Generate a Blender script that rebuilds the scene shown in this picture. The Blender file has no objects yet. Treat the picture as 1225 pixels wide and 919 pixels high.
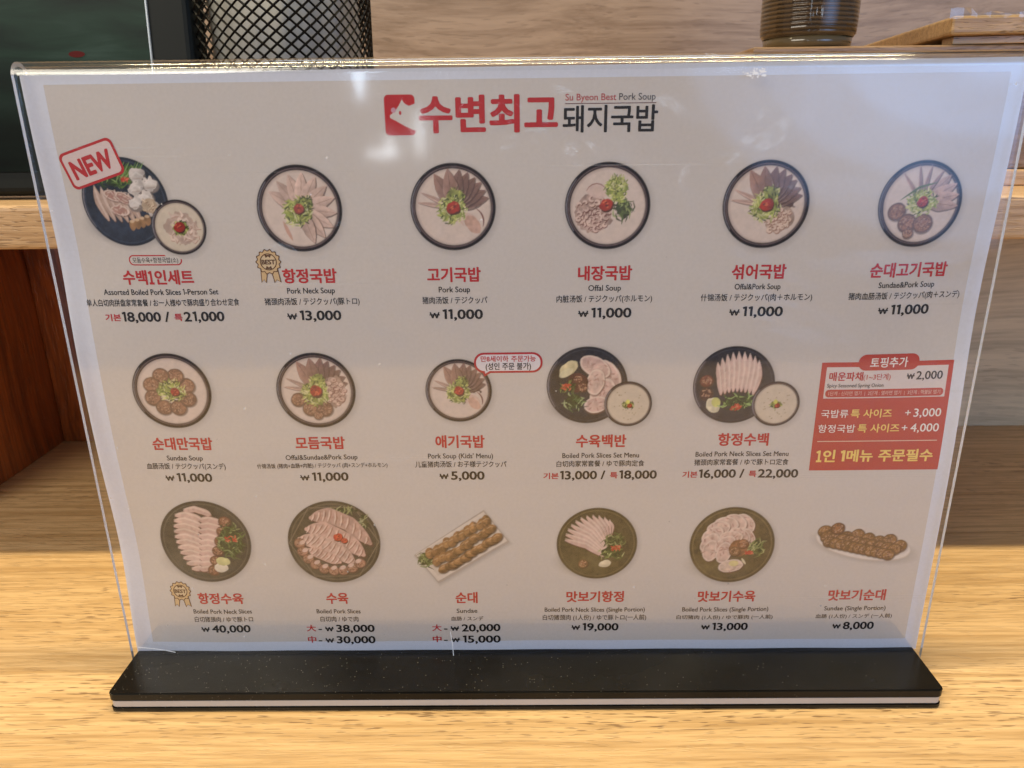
import bpy, bmesh, math, random
import numpy as np
from mathutils import Vector, Matrix

# ------------------------------------------------------------------ camera, world, lamps
scene = bpy.context.scene
COL = scene.collection
PI = math.pi

def rad(*a): return [math.radians(v) for v in a]

TH, CX, CD, CZ, ROLL, YAW = 0.32705, -0.00095, 0.23970, 0.19929, -0.01139, -0.00934
cy_, sy_, ct_, st_ = math.cos(YAW), math.sin(YAW), math.cos(TH), math.sin(TH)
F = Vector((sy_*ct_, cy_*ct_, -st_)); R = Vector((cy_, -sy_, 0)); U = R.cross(F)
R2 = R*math.cos(ROLL) + U*math.sin(ROLL); U2 = -R*math.sin(ROLL) + U*math.cos(ROLL)
cam_d = bpy.data.cameras.new('camera'); cam = bpy.data.objects.new('camera', cam_d); COL.objects.link(cam)
cam.matrix_world = Matrix(((R2.x, U2.x, -F.x, CX), (R2.y, U2.y, -F.y, -CD), (R2.z, U2.z, -F.z, CZ), (0, 0, 0, 1)))
cam_d.sensor_width = 36; cam_d.lens = 900/1225*36; cam_d.clip_start = 0.005; cam_d.clip_end = 50
cam_d.dof.use_dof = True; cam_d.dof.focus_distance = 0.275; cam_d.dof.aperture_fstop = 30
scene.camera = cam

w = bpy.data.worlds.new('World'); scene.world = w; w.use_nodes = True
bg = w.node_tree.nodes['Background']; bg.inputs[0].default_value = (0.93, 0.93, 1.0, 1); bg.inputs[1].default_value = 0.21

def lamp(name, kind, loc, target, energy, color, **kw):
    d = bpy.data.lights.new(name, kind); d.energy = energy; d.color = color
    for k, v in kw.items(): setattr(d, k, v)
    o = bpy.data.objects.new(name, d); COL.objects.link(o); o.location = loc
    v = Vector(target) - Vector(loc); o.rotation_euler = v.to_track_quat('-Z', 'Y').to_euler()
    return o
lamp('ceiling_strip', 'AREA', (0.0, -0.035, 1.35), (0.0, -0.035, 0), 25, (1.0, 0.82, 0.50), shape='RECTANGLE', size=1.3, size_y=0.045)
lamp('fill_light', 'AREA', (-0.75, -0.78, 0.82), (0, 0, 0.12), 9.4, (1.0, 0.92, 0.78), shape='RECTANGLE', size=0.8, size_y=0.5)  # added fill with no known fixture, brightens the front of the sheet
lamp('ceiling_panel', 'AREA', (0.15, 0.55, 1.7), (0.05, 0.1, 0.2), 9, (0.82, 0.91, 1.0), shape='RECTANGLE', size=1.4, size_y=0.4)
for sz, en in ((1.35, 3.3), (1.05, 2.2), (0.75, 1.3), (.45, .6)):
    lamp('window_light', 'AREA', (0.95, -1.3-sz*.01, 0.45), (0.1, 0, 0.2), en, (0.28, 0.52, 1.0), shape='ELLIPSE', size=sz, size_y=sz*.75)
for x, z, w_, h_, e in ((-.300, .43, .022, .36, .30), (-.275, .47, .008, .22, .08), (.06, .40, .045, .12, .14), (.33, .40, .022, .16, .16), (.40, .38, .035, .13, .16), (-.14, .36, .03, .07, .05)):
    lamp('window_slit', 'AREA', (x, -1.3, z), (x*.2, 0, 0.2), e, (0.66, 0.82, 1.0), shape='ELLIPSE', size=w_, size_y=h_)
lamp('glare_lamp', 'AREA', (-0.300, -1.5, 0.150), (-0.03, 0, 0.2), 0.022, (0.85, 0.93, 1.0), shape='ELLIPSE', size=0.075, size_y=.016)  # this and the next two are added, shaped as glare spots on the laminate
lamp('glare_lamp', 'AREA', (-0.280, -1.5, 0.168), (-0.03, 0, 0.2), 0.014, (0.85, 0.93, 1.0), shape='ELLIPSE', size=0.020, size_y=.045)
lamp('glare_lamp', 'AREA', (-0.215, -1.5, 0.190), (-0.03, 0, 0.2), 0.030, (0.85, 0.93, 1.0), shape='ELLIPSE', size=0.022, size_y=.10)

scene.view_settings.view_transform = 'Standard'; scene.view_settings.look = 'None'
scene.view_settings.exposure = 0; scene.view_settings.gamma = 1
scene.cycles.use_denoising = True; scene.cycles.transparent_max_bounces = 24; scene.cycles.max_bounces = 10
scene.cycles.caustics_reflective = False; scene.cycles.caustics_refractive = False

# ------------------------------------------------------------------ helpers
def link(name, me, mat=None, parent=None):
    o = bpy.data.objects.new(name, me); COL.objects.link(o)
    if mat is not None:
        for m in (mat if isinstance(mat, (list, tuple)) else [mat]): me.materials.append(m)
    if parent is not None: o.parent = parent
    return o
def empty(name, loc=(0, 0, 0), rz=0):
    o = bpy.data.objects.new(name, None); COL.objects.link(o); o.location = loc; o.rotation_euler = (0, 0, rz); return o
def tag(o, label=None, cat=None, group=None, kind=None):
    if label: o['label'] = label
    if cat: o['category'] = cat
    if group: o['group'] = group
    if kind: o['kind'] = kind
    return o
def obj(name, bm, mat=None, parent=None, smooth=False):
    bmesh.ops.recalc_face_normals(bm, faces=bm.faces)
    me = bpy.data.meshes.new(name); bm.to_mesh(me); bm.free()
    if smooth:
        for p in me.polygons: p.use_smooth = True
    return link(name, me, mat, parent)
def box(x0, x1, y0, y1, z0, z1, bev=0.0, seg=2, bm=None):
    own = bm is None
    b = bmesh.new()
    r = bmesh.ops.create_cube(b, size=1)
    for v in b.verts: v.co = Vector(((x0+x1)/2+v.co.x*(x1-x0), (y0+y1)/2+v.co.y*(y1-y0), (z0+z1)/2+v.co.z*(z1-z0)))
    if bev: bmesh.ops.bevel(b, geom=list(b.edges), offset=bev, segments=seg, affect='EDGES', profile=0.5)
    if own: return b
    me = bpy.data.meshes.new('t'); b.to_mesh(me); b.free(); bm.from_mesh(me); bpy.data.meshes.remove(me); return bm
def lathe(prof, n=64, close=False):
    bm = bmesh.new(); rings = []
    for r, z in prof:
        rings.append([bm.verts.new((r*math.cos(2*PI*k/n), r*math.sin(2*PI*k/n), z)) for k in range(n)])
    for a, b in zip(rings, rings[1:]):
        for k in range(n): bm.faces.new((a[k], a[(k+1) % n], b[(k+1) % n], b[k]))
    if close:
        bm.faces.new(rings[0]); bm.faces.new(rings[-1])
    return bm
def autosmooth(o, deg=35):
    me = o.data
    me.polygons.foreach_set('use_smooth', [True]*len(me.polygons))
    try: me.set_sharp_from_angle(angle=math.radians(deg))
    except Exception: pass

# ------------------------------------------------------------------ materials
def new_mat(name):
    m = bpy.data.materials.new(name); m.use_nodes = True
    return m, m.node_tree, m.node_tree.nodes['Principled BSDF']
def plain(name, col, rough=0.5, coat=0.0, spec=0.5, noise=0.0, nscale=40, metal=0.0, bump=0.0):
    m, nt, p = new_mat(name); N, L = nt.nodes, nt.links
    p.inputs['Base Color'].default_value = (*col, 1); p.inputs['Roughness'].default_value = rough
    p.inputs['Coat Weight'].default_value = coat; p.inputs['Coat Roughness'].default_value = 0.05
    p.inputs['Specular IOR Level'].default_value = spec; p.inputs['Metallic'].default_value = metal
    if noise or bump:
        tc = N.new('ShaderNodeTexCoord'); n = N.new('ShaderNodeTexNoise'); n.inputs['Scale'].default_value = nscale; n.inputs['Detail'].default_value = 5
        L.new(tc.outputs['Object'], n.inputs['Vector'])
        if noise:
            mx = N.new('ShaderNodeMix'); mx.data_type = 'RGBA'
            mx.inputs[6].default_value = (*[c*(1-noise) for c in col], 1); mx.inputs[7].default_value = (*[min(1, c*(1+noise)) for c in col], 1)
            L.new(n.outputs['Fac'], mx.inputs[0]); L.new(mx.outputs[2], p.inputs['Base Color'])
        if bump:
            b = N.new('ShaderNodeBump'); b.inputs['Strength'].default_value = bump; b.inputs['Distance'].default_value = 0.001
            L.new(n.outputs['Fac'], b.inputs['Height']); L.new(b.outputs[0], p.inputs['Normal'])
    return m

def wood(name, light, dark, pore, along='x', scale=1.0, rough=0.45, coat=0.1, figure=0.5, seed=0.0, porew=0.75, fineamt=.55, bump=.5):
    """oak: broad figure, growth streaks and short dark pores running along one axis"""
    m, nt, p = new_mat(name); N, L = nt.nodes, nt.links
    tc = N.new('ShaderNodeTexCoord')
    def mp(sl, sc, off=0.0):
        q = N.new('ShaderNodeMapping')
        s = {'x': (sl, sc, sc), 'y': (sc, sl, sc), 'z': (sc, sc, sl)}[along]
        q.inputs['Scale'].default_value = [v*scale for v in s]; q.inputs['Location'].default_value = (seed+off, seed*1.7+off, seed*0.6+off)
        return q
    def noise(sl, sc, scl, det, off, warp=None, dist=0.0, rgh=0.5):
        q = mp(sl, sc, off); n = N.new('ShaderNodeTexNoise'); n.inputs['Scale'].default_value = scl; n.inputs['Detail'].default_value = det
        n.inputs['Distortion'].default_value = dist; n.inputs['Roughness'].default_value = rgh
        if warp is not None:
            a = N.new('ShaderNodeVectorMath'); a.operation = 'ADD'; L.new(tc.outputs['Object'], a.inputs[0]); L.new(warp, a.inputs[1]); L.new(a.outputs[0], q.inputs['Vector'])
        else: L.new(tc.outputs['Object'], q.inputs['Vector'])
        L.new(q.outputs[0], n.inputs['Vector']); return n.outputs['Fac']
    # gentle warp makes the streaks wander
    wn = N.new('ShaderNodeTexNoise'); wn.inputs['Scale'].default_value = 5*scale; wn.inputs['Detail'].default_value = 2
    L.new(tc.outputs['Object'], wn.inputs['Vector'])
    sb = N.new('ShaderNodeVectorMath'); sb.operation = 'SUBTRACT'; sb.inputs[1].default_value = (.5, .5, .5); L.new(wn.outputs['Color'], sb.inputs[0])
    sm = N.new('ShaderNodeVectorMath'); sm.operation = 'SCALE'; sm.inputs['Scale'].default_value = 0.03*figure/scale; L.new(sb.outputs[0], sm.inputs[0])
    warp = sm.outputs[0]
    def ramp(src, a, b):
        r = N.new('ShaderNodeMapRange'); r.inputs[1].default_value = a; r.inputs[2].default_value = b; r.clamp = True; L.new(src, r.inputs[0]); return r.outputs[0]
    def mix(fac, a, b):
        x = N.new('ShaderNodeMix'); x.data_type = 'RGBA'; L.new(fac, x.inputs[0])
        for i, c in ((6, a), (7, b)):
            if isinstance(c, tuple): x.inputs[i].default_value = (*c, 1)
            else: L.new(c, x.inputs[i])
        return x.outputs[2]
    def mul(a, v):
        x = N.new('ShaderNodeMath'); x.operation = 'MULTIPLY'; L.new(a, x.inputs[0])
        if isinstance(v, float): x.inputs[1].default_value = v
        else: L.new(v, x.inputs[1])
        return x.outputs[0]
    broad = ramp(noise(1.4, 20, 1, 3, 0.3, warp), .32, .68)
    streak = ramp(noise(7, 250, 1, 5, 1.1, warp, rgh=.7), .44, .64)
    fine = ramp(noise(42, 900, 1, 3, 2.1, warp), .44, .66)
    pores = ramp(noise(125, 1250, 1, 1, 3.3, warp), .60, .68)
    c = mix(broad, light, tuple(l*.68+d*.32 for l, d in zip(light, dark)))
    c = mix(mul(streak, .9), c, dark)
    c = mix(mul(fine, fineamt), c, tuple(d*.8 for d in dark))
    pm = mul(pores, ramp(noise(2.5, 30, 1, 2, 5.0, warp), .40, .62))
    c = mix(mul(pm, porew), c, pore)
    L.new(c, p.inputs['Base Color']); p.inputs['Roughness'].default_value = rough; p.inputs['Coat Weight'].default_value = coat; p.inputs['Coat Roughness'].default_value = 0.28
    b = N.new('ShaderNodeBump'); b.invert = True; b.inputs['Strength'].default_value = bump; b.inputs['Distance'].default_value = 0.0004
    s = N.new('ShaderNodeMath'); s.operation = 'ADD'; L.new(pores, s.inputs[0]); L.new(mul(streak, .4), s.inputs[1]); L.new(s.outputs[0], b.inputs['Height']); L.new(b.outputs[0], p.inputs['Normal'])
    return m

M = {}
M['table'] = wood('oak_tabletop', (.73, .50, .25), (.46, .28, .115), (.16, .08, .03), 'x', 1.0, .42, .12, .3)
M['wall'] = wood('oak_wall', (.76, .62, .40), (.50, .40, .25), (.22, .15, .09), 'x', .5, .5, .05, 1.8, 3.0, .3, .25, .1)
M['backwall'] = wood('oak_backboard', (.33, .245, .185), (.20, .135, .09), (.11, .07, .045), 'x', .42, .42, .15, 2.4, 7.0, .35, .25, .1)
M['shelf'] = wood('oak_shelf', (.60, .41, .235), (.39, .24, .12), (.15, .08, .035), 'x', 1.1, .4, .15, .7, 11.0)
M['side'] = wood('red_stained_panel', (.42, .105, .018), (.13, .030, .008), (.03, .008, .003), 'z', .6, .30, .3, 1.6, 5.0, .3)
M['box'] = wood('walnut_box', (.33, .205, .105), (.19, .105, .045), (.07, .035, .015), 'x', 1.2, .4, .2, 1.0, 13.0)
M['board'] = wood('oiled_board', (.50, .32, .15), (.28, .16, .065), (.08, .04, .015), 'x', 1.3, .35, .3, 1.0, 17.0)
M['black_plastic'] = plain('black_plastic', (.012, .012, .013), .35)
M['white_strip'] = plain('white_strip', (.46, .44, .43), .35, noise=.06, nscale=200)
M['wire'] = plain('black_wire', (.003, .003, .0034), .5, spec=.12)
M['paper_roll'] = plain('white_paper', (.52, .51, .47), .7, noise=.10, nscale=60, bump=.5)
M['dark_rim'] = plain('dark_bezel', (.005, .007, .007), .55, spec=.2)
M['screen_edge'] = plain('screen_edge', (.35, .42, .5), .2)

def clear_mat(name, ior=1.49, rough=0.01, tint=(1, 1, 1), scratches=True):
    m, nt, p = new_mat(name); N, L = nt.nodes, nt.links; N.remove(p)
    out = [n for n in N if n.type == 'OUTPUT_MATERIAL'][0]
    tr = N.new('ShaderNodeBsdfTransparent'); tr.inputs[0].default_value = (*tint, 1)
    gl = N.new('ShaderNodeBsdfGlossy'); gl.inputs['Roughness'].default_value = rough; gl.inputs[0].default_value = (1, 1, 1, 1)
    geo = N.new('ShaderNodeNewGeometry'); dt = N.new('ShaderNodeVectorMath'); dt.operation = 'DOT_PRODUCT'
    L.new(geo.outputs['Normal'], dt.inputs[0]); L.new(geo.outputs['Incoming'], dt.inputs[1])
    ab = N.new('ShaderNodeMath'); ab.operation = 'ABSOLUTE'; L.new(dt.outputs['Value'], ab.inputs[0])
    om = N.new('ShaderNodeMath'); om.operation = 'SUBTRACT'; om.inputs[0].default_value = 1; L.new(ab.outputs[0], om.inputs[1]); om.use_clamp = True
    pw = N.new('ShaderNodeMath'); pw.operation = 'POWER'; pw.inputs[1].default_value = 5; L.new(om.outputs[0], pw.inputs[0])
    f0 = ((ior-1)/(ior+1))**2; fr = N.new('ShaderNodeMath'); fr.operation = 'MULTIPLY_ADD'; fr.inputs[1].default_value = 1-f0; fr.inputs[2].default_value = f0; L.new(pw.outputs[0], fr.inputs[0])
    mx = N.new('ShaderNodeMixShader')
    L.new(fr.outputs[0], mx.inputs[0]); L.new(tr.outputs[0], mx.inputs[1]); L.new(gl.outputs[0], mx.inputs[2])
    last = mx.outputs[0]
    if scratches:   # hairline scratches and dust scatter a little light
        tc = N.new('ShaderNodeTexCoord')
        df = N.new('ShaderNodeBsdfDiffuse'); df.inputs[0].default_value = (.9, .92, .95, 1)
        fac = None
        for ang, sc, seed in ((12, (3, 1, 900), 0), (-25, (4, 1, 1100), 3.3)):
            q = N.new('ShaderNodeMapping'); q.inputs['Rotation'].default_value = (0, math.radians(ang), 0); q.inputs['Scale'].default_value = sc; q.inputs['Location'].default_value = (seed,)*3
            n = N.new('ShaderNodeTexNoise'); n.inputs['Scale'].default_value = 1.6; n.inputs['Detail'].default_value = 1
            L.new(tc.outputs['Object'], q.inputs[0]); L.new(q.outputs[0], n.inputs['Vector'])
            r = N.new('ShaderNodeMapRange'); r.inputs[1].default_value = .76; r.inputs[2].default_value = .84; r.inputs[4].default_value = .10; L.new(n.outputs['Fac'], r.inputs[0])
            if fac is None: fac = r.outputs[0]
            else:
                a = N.new('ShaderNodeMath'); a.operation = 'MAXIMUM'; L.new(fac, a.inputs[0]); L.new(r.outputs[0], a.inputs[1]); fac = a.outputs[0]
        v = N.new('ShaderNodeTexVoronoi'); v.inputs['Scale'].default_value = 170; L.new(tc.outputs['Object'], v.inputs['Vector'])
        r = N.new('ShaderNodeMapRange'); r.inputs[1].default_value = .09; r.inputs[2].default_value = .05; r.inputs[3].default_value = 0; r.inputs[4].default_value = .35; L.new(v.outputs['Distance'], r.inputs[0])
        sp = N.new('ShaderNodeMath'); sp.operation = 'MULTIPLY'; L.new(r.outputs[0], sp.inputs[0])
        cs = N.new('ShaderNodeSeparateColor'); L.new(v.outputs['Color'], cs.inputs[0])
        g = N.new('ShaderNodeMath'); g.operation = 'GREATER_THAN'; g.inputs[1].default_value = .93; L.new(cs.outputs[0], g.inputs[0]); L.new(g.outputs[0], sp.inputs[1])
        a = N.new('ShaderNodeMath'); a.operation = 'MAXIMUM'; L.new(fac, a.inputs[0]); L.new(sp.outputs[0], a.inputs[1])
        m2 = N.new('ShaderNodeMixShader'); L.new(a.outputs[0], m2.inputs[0]); L.new(last, m2.inputs[1]); L.new(df.outputs[0], m2.inputs[2]); last = m2.outputs[0]
    L.new(last, out.inputs['Surface'])
    return m
M['acrylic'] = clear_mat('clear_acrylic', 1.50, .07)
M['fold'] = clear_mat('acrylic_fold', 1.75, .10, (.985, .99, .99), False)
M['film'] = clear_mat('clear_film', 1.7, .12, (.9, .92, .93), False)
m, nt, p = new_mat('acrylic_edge'); p.inputs['Base Color'].default_value = (.70, .73, .76, 1); p.inputs['Roughness'].default_value = .12
p.inputs['Transmission Weight'].default_value = .55; M['edge'] = m
M['scuff'] = plain('white_scuff', (.85, .88, .92), .6)

def laminate(name, col=None, attr=False, noise=0.03):
    """printed paper under a glossy, slightly rippled laminate"""
    m, nt, p = new_mat(name); N, L = nt.nodes, nt.links
    tc = N.new('ShaderNodeTexCoord'); geo = N.new('ShaderNodeNewGeometry')
    if attr:
        a = N.new('ShaderNodeAttribute'); a.attribute_name = 'ink'; src = a.outputs['Color']
    else:
        a = N.new('ShaderNodeRGB'); a.outputs[0].default_value = (*col, 1); src = a.outputs[0]
    n = N.new('ShaderNodeTexNoise'); n.inputs['Scale'].default_value = 900; n.inputs['Detail'].default_value = 2
    L.new(geo.outputs['Position'], n.inputs['Vector'])
    r = N.new('ShaderNodeMapRange'); r.inputs[3].default_value = 1-noise*2; r.inputs[4].default_value = 1+noise*2; L.new(n.outputs['Fac'], r.inputs[0])
    sc = N.new('ShaderNodeVectorMath'); sc.operation = 'SCALE'; L.new(src, sc.inputs[0]); L.new(r.outputs[0], sc.inputs['Scale'])
    L.new(sc.outputs[0], p.inputs['Base Color'])
    p.inputs['Roughness'].default_value = .55; p.inputs['Coat Weight'].default_value = .28; p.inputs['Coat Roughness'].default_value = .09
    p.inputs['Specular IOR Level'].default_value = .1
    q = N.new('ShaderNodeMapping'); q.inputs['Scale'].default_value = (13, 13, 20); q.inputs['Location'].default_value = (.3, 0, .11)
    b1 = N.new('ShaderNodeTexNoise'); b1.inputs['Scale'].default_value = 1; b1.inputs['Detail'].default_value = 3; b1.inputs['Distortion'].default_value = .8
    L.new(geo.outputs['Position'], q.inputs[0]); L.new(q.outputs[0], b1.inputs['Vector'])
    b = N.new('ShaderNodeBump'); b.inputs['Strength'].default_value = .7; b.inputs['Distance'].default_value = .010
    L.new(b1.outputs['Fac'], b.inputs['Height']); L.new(b.outputs[0], p.inputs['Coat Normal'])
    return m
PAPER = (.545, .51, .485)
RED = (.43, .025, .030); BLACK = (.015, .013, .014); WHITE = (.78, .75, .72); YEL = (.80, .58, .16); PANELRED = (.43, .045, .032)
M['sheet'] = laminate('laminated_white', (.60, .63, .72))
M['ground'] = laminate('print_ground', PAPER)
M['ink'] = laminate('printed_picture', attr=True)
INK = {}
def ink(c):
    if c not in INK: INK[c] = laminate('ink_%d' % len(INK), c)
    return INK[c]

# ------------------------------------------------------------------ setting: table, back wall, shelf
def s2(o, kind='structure'): o['kind'] = kind; return o
s2(obj('tabletop', box(-.9, .9, -.40, .2500, -.03, 0, .0015), M['table']))
s2(obj('back_wall', box(-.9, .9, .2502, .275, -.03, .1530), M['wall']))
bw = s2(obj('upper_wall', box(-.9, .9, .3402, .365, .15, .9), M['backwall']))
bw.rotation_euler = (0, 0, 0)
sh = empty('wooden_shelf', (0, .075, .1535)); tag(sh, 'light oak shelf with rounded front edge running behind the menu stand', 'shelf')
SX = Matrix.Rotation(math.radians(-.25), 4, 'Z')
b = box(-.9, .9, 0, .265, 0, .0182, .0022, 3)
obj('shelf_board', b, M['shelf'], sh)
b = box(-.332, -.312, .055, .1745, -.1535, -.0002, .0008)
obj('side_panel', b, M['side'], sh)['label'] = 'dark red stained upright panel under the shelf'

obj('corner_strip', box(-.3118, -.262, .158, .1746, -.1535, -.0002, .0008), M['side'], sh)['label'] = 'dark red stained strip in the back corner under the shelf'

# ------------------------------------------------------------------ the acrylic menu stand
stand = empty('menu_stand', (0, 0, 0)); tag(stand, 'clear acrylic menu stand on a black base with a white stripe', 'menu stand')
def base_layer(name, z0, z1, mat, inset=0.0, bev=0.0005):
    bm = bmesh.new(); W2, D2, r = .1503-inset, .0200-inset, .0024
    pts = []
    for cx, cy, a0 in ((W2-r, D2-r, 0), (-W2+r, D2-r, 90), (-W2+r, -D2+r, 180), (W2-r, -D2+r, 270)):
        for k in range(7):
            a = math.radians(a0+15*k); pts.append((cx+r*math.cos(a), cy+r*math.sin(a)))
    lo = [bm.verts.new((x, y, z0)) for x, y in pts]; f = bm.faces.new(lo)
    ex = bmesh.ops.extrude_face_region(bm, geom=[f])
    for v in ex['geom']:
        if isinstance(v, bmesh.types.BMVert): v.co.z = z1
    bmesh.ops.recalc_face_normals(bm, faces=bm.faces)
    if bev:
        es = [e for e in bm.edges if abs(e.verts[0].co.z-e.verts[1].co.z) < 1e-7]
        bmesh.ops.bevel(bm, geom=es, offset=bev, segments=2, affect='EDGES')
    o = obj(name, bm, mat, stand); autosmooth(o, 40); return o
# dusty black plastic
m, nt, p = new_mat('dusty_black'); N, L = nt.nodes, nt.links
tc = N.new('ShaderNodeTexCoord'); v = N.new('ShaderNodeTexVoronoi'); v.inputs['Scale'].default_value = 1300; L.new(tc.outputs['Object'], v.inputs['Vector'])
r = N.new('ShaderNodeMapRange'); r.inputs[1].default_value = .24; r.inputs[2].default_value = .08; r.inputs[3].default_value = 0; r.inputs[4].default_value = .8; L.new(v.outputs['Distance'], r.inputs[0])
cs = N.new('ShaderNodeSeparateColor'); L.new(v.outputs['Color'], cs.inputs[0])
n = N.new('ShaderNodeTexNoise'); n.inputs['Scale'].default_value = 26; n.inputs['Detail'].default_value = 4; L.new(tc.outputs['Object'], n.inputs['Vector'])
sx = N.new('ShaderNodeSeparateXYZ'); L.new(tc.outputs['Object'], sx.inputs[0])
gx = N.new('ShaderNodeMapRange'); gx.inputs[1].default_value = .15; gx.inputs[2].default_value = -.15; gx.inputs[3].default_value = .995; gx.inputs[4].default_value = .86; L.new(sx.outputs[0], gx.inputs[0])
g = N.new('ShaderNodeMath'); g.operation = 'GREATER_THAN'; L.new(cs.outputs[0], g.inputs[0]); L.new(gx.outputs[0], g.inputs[1])
a = N.new('ShaderNodeMath'); a.operation = 'MULTIPLY'; L.new(r.outputs[0], a.inputs[0]); L.new(g.outputs[0], a.inputs[1])
haze = N.new('ShaderNodeMapRange'); haze.inputs[1].default_value = .4; haze.inputs[2].default_value = .8; haze.inputs[4].default_value = .035; L.new(n.outputs['Fac'], haze.inputs[0])
a2 = N.new('ShaderNodeMath'); a2.operation = 'ADD'; a2.use_clamp = True; L.new(a.outputs[0], a2.inputs[0]); L.new(haze.outputs[0], a2.inputs[1])
mx = N.new('ShaderNodeMix'); mx.data_type = 'RGBA'; mx.inputs[6].default_value = (.007, .0066, .006, 1); mx.inputs[7].default_value = (.26, .24, .19, 1)
L.new(a2.outputs[0], mx.inputs[0]); L.new(mx.outputs[2], p.inputs['Base Color'])
p.inputs['Roughness'].default_value = .22; p.inputs['Specular IOR Level'].default_value = .22
bb = N.new('ShaderNodeBump'); bb.inputs['Strength'].default_value = .12; bb.inputs['Distance'].default_value = .0003; L.new(n.outputs['Fac'], bb.inputs['Height']); L.new(bb.outputs[0], p.inputs['Normal'])
M['base'] = m
base_layer('base_bottom', 0.0002, .0023, M['base'])
base_layer('base_stripe', .0023, .0047, M['white_strip'], .0003, 0)
base_layer('base_top', .0047, .0082, M['base'])

PW, ZT, TK, GAP = .1513, .2200, .0014, .0060   # half width, top, sheet thickness, gap between the two sheets
def acrylic():
    D = 2*TK+GAP; ro = D/2; n = 10
    outer = [(0, .006), (0, ZT-ro)] + [(ro-ro*math.cos(PI*k/n), ZT-ro+ro*math.sin(PI*k/n)) for k in range(1, n)] + [(D, ZT-ro), (D, .006)]
    ri = ro-TK
    inner = [(TK, .006), (TK, ZT-ro)] + [(ro-ri*math.cos(PI*k/n), ZT-ro+ri*math.sin(PI*k/n)) for k in range(1, n)] + [(D-TK, ZT-ro), (D-TK, .006)]
    bm = bmesh.new(); nx = 24
    def wav(x, y, z):   # the sheets are not dead flat
        t = (z/ZT)*(1-z/ZT)*4
        return y + (.0006*math.sin(x*16+1)*t if y > TK*1.5 else 0)
    rows = []
    for prof in (outer, inner):
        cols = []
        for i in range(nx+1):
            x = .0006-PW+2*PW*i/nx
            cols.append([bm.verts.new((x, wav(x, y, z), z)) for y, z in prof])
        rows.append(cols)
    m = len(outer)
    for q, cols in enumerate(rows):
        for i in range(nx):
            for j in range(m-1):
                f = bm.faces.new((cols[i][j], cols[i+1][j], cols[i+1][j+1], cols[i][j+1]))
                f.material_index = 1 if 1 <= j <= m-3 else 0
    for i in (0, nx):
        cap = [[bm.verts.new(v_.co) for v_ in rows[q][i]] for q in (0, 1)]
        for j in range(m-1):
            f = bm.faces.new((cap[0][j], cap[1][j], cap[1][j+1], cap[0][j+1])); f.material_index = 2
    o = obj('acrylic_panel', bm, [M['acrylic'], M['fold'], M['edge']], stand)
    for p_ in o.data.polygons: p_.use_smooth = p_.material_index == 1
    return o
acrylic()

# ------------------------------------------------------------------ the printed sheet: a curved surface everything printed follows
def sstep(a, b, x):
    t = min(1, max(0, (x-a)/(b-a))); return t*t*(3-2*t)
SHY = .0034
def sheet_y(x, z):      # x, z in mm ; returns depth in m
    l = sstep(-108, -150, x); r = sstep(112, 150, x)
    yl = l*(2.6*math.exp(-((z-52)/30)**2) + 1.6*math.exp(-((z-165)/26)**2))
    yr = r*(2.6*math.exp(-((z-140)/40)**2)) + .22*math.sin(x*.055+.9*math.sin(z*.03))*math.sin(z*.041+1)*sstep(5, 30, z) + .10*math.sin(x*.13+z*.05)
    return SHY + .001*(yl + yr)
def S(x, z, off=0.0):   # off in mm towards the viewer
    return (x*.001, sheet_y(x, z) - off*.001, z*.001)
sheet = empty('menu_sheet', (0, 0, 0)); tag(sheet, 'laminated Korean pork soup menu sheet held in the acrylic stand', 'menu')
def grid_mesh(x0, x1, z0, z1, off, step=2.0, tilt=0.0):
    nx, nz = max(1, round((x1-x0)/step)), max(1, round((z1-z0)/step))
    V = [S(x0+(x1-x0)*i/nx, z0+(z1-z0+tilt*(i/nx-.5))*j/nz, off) for j in range(nz+1) for i in range(nx+1)]
    Fc = [(j*(nx+1)+i, j*(nx+1)+i+1, (j+1)*(nx+1)+i+1, (j+1)*(nx+1)+i) for j in range(nz) for i in range(nx)]
    me = bpy.data.meshes.new('g'); me.from_pydata(V, [], Fc); return me, V, Fc, nx, nz
def solid_sheet():
    _, V1, F1, nx, nz = grid_mesh(-150.3, 151.5, 7.5, 217.0, 0, tilt=1.8)
    _, V2, _, _, _ = grid_mesh(-150.3, 151.5, 7.5, 217.0, -.35, tilt=1.8)
    n = len(V1); w_ = nx+1
    loop = [i for i in range(nx)] + [j*w_+nx for j in range(nz)] + [nz*w_+i for i in range(nx, 0, -1)] + [j*w_ for j in range(nz, 0, -1)]
    Fc = F1 + [tuple(n+i for i in reversed(f)) for f in F1] + [(loop[(k+1) % len(loop)], loop[k], loop[k]+n, loop[(k+1) % len(loop)]+n) for k in range(len(loop))]
    me = bpy.data.meshes.new('laminated_paper'); me.from_pydata(V1+V2, [], Fc)
    o = link('laminated_paper', me, M['sheet'], sheet); autosmooth(o, 50)
solid_sheet()
me = grid_mesh(-143.6, 146.6, 12.3, 213.6, .03, tilt=.5)[0]; o = link('print_ground', me, M['ground'], sheet)
for p_ in me.polygons: p_.use_smooth = True

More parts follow.
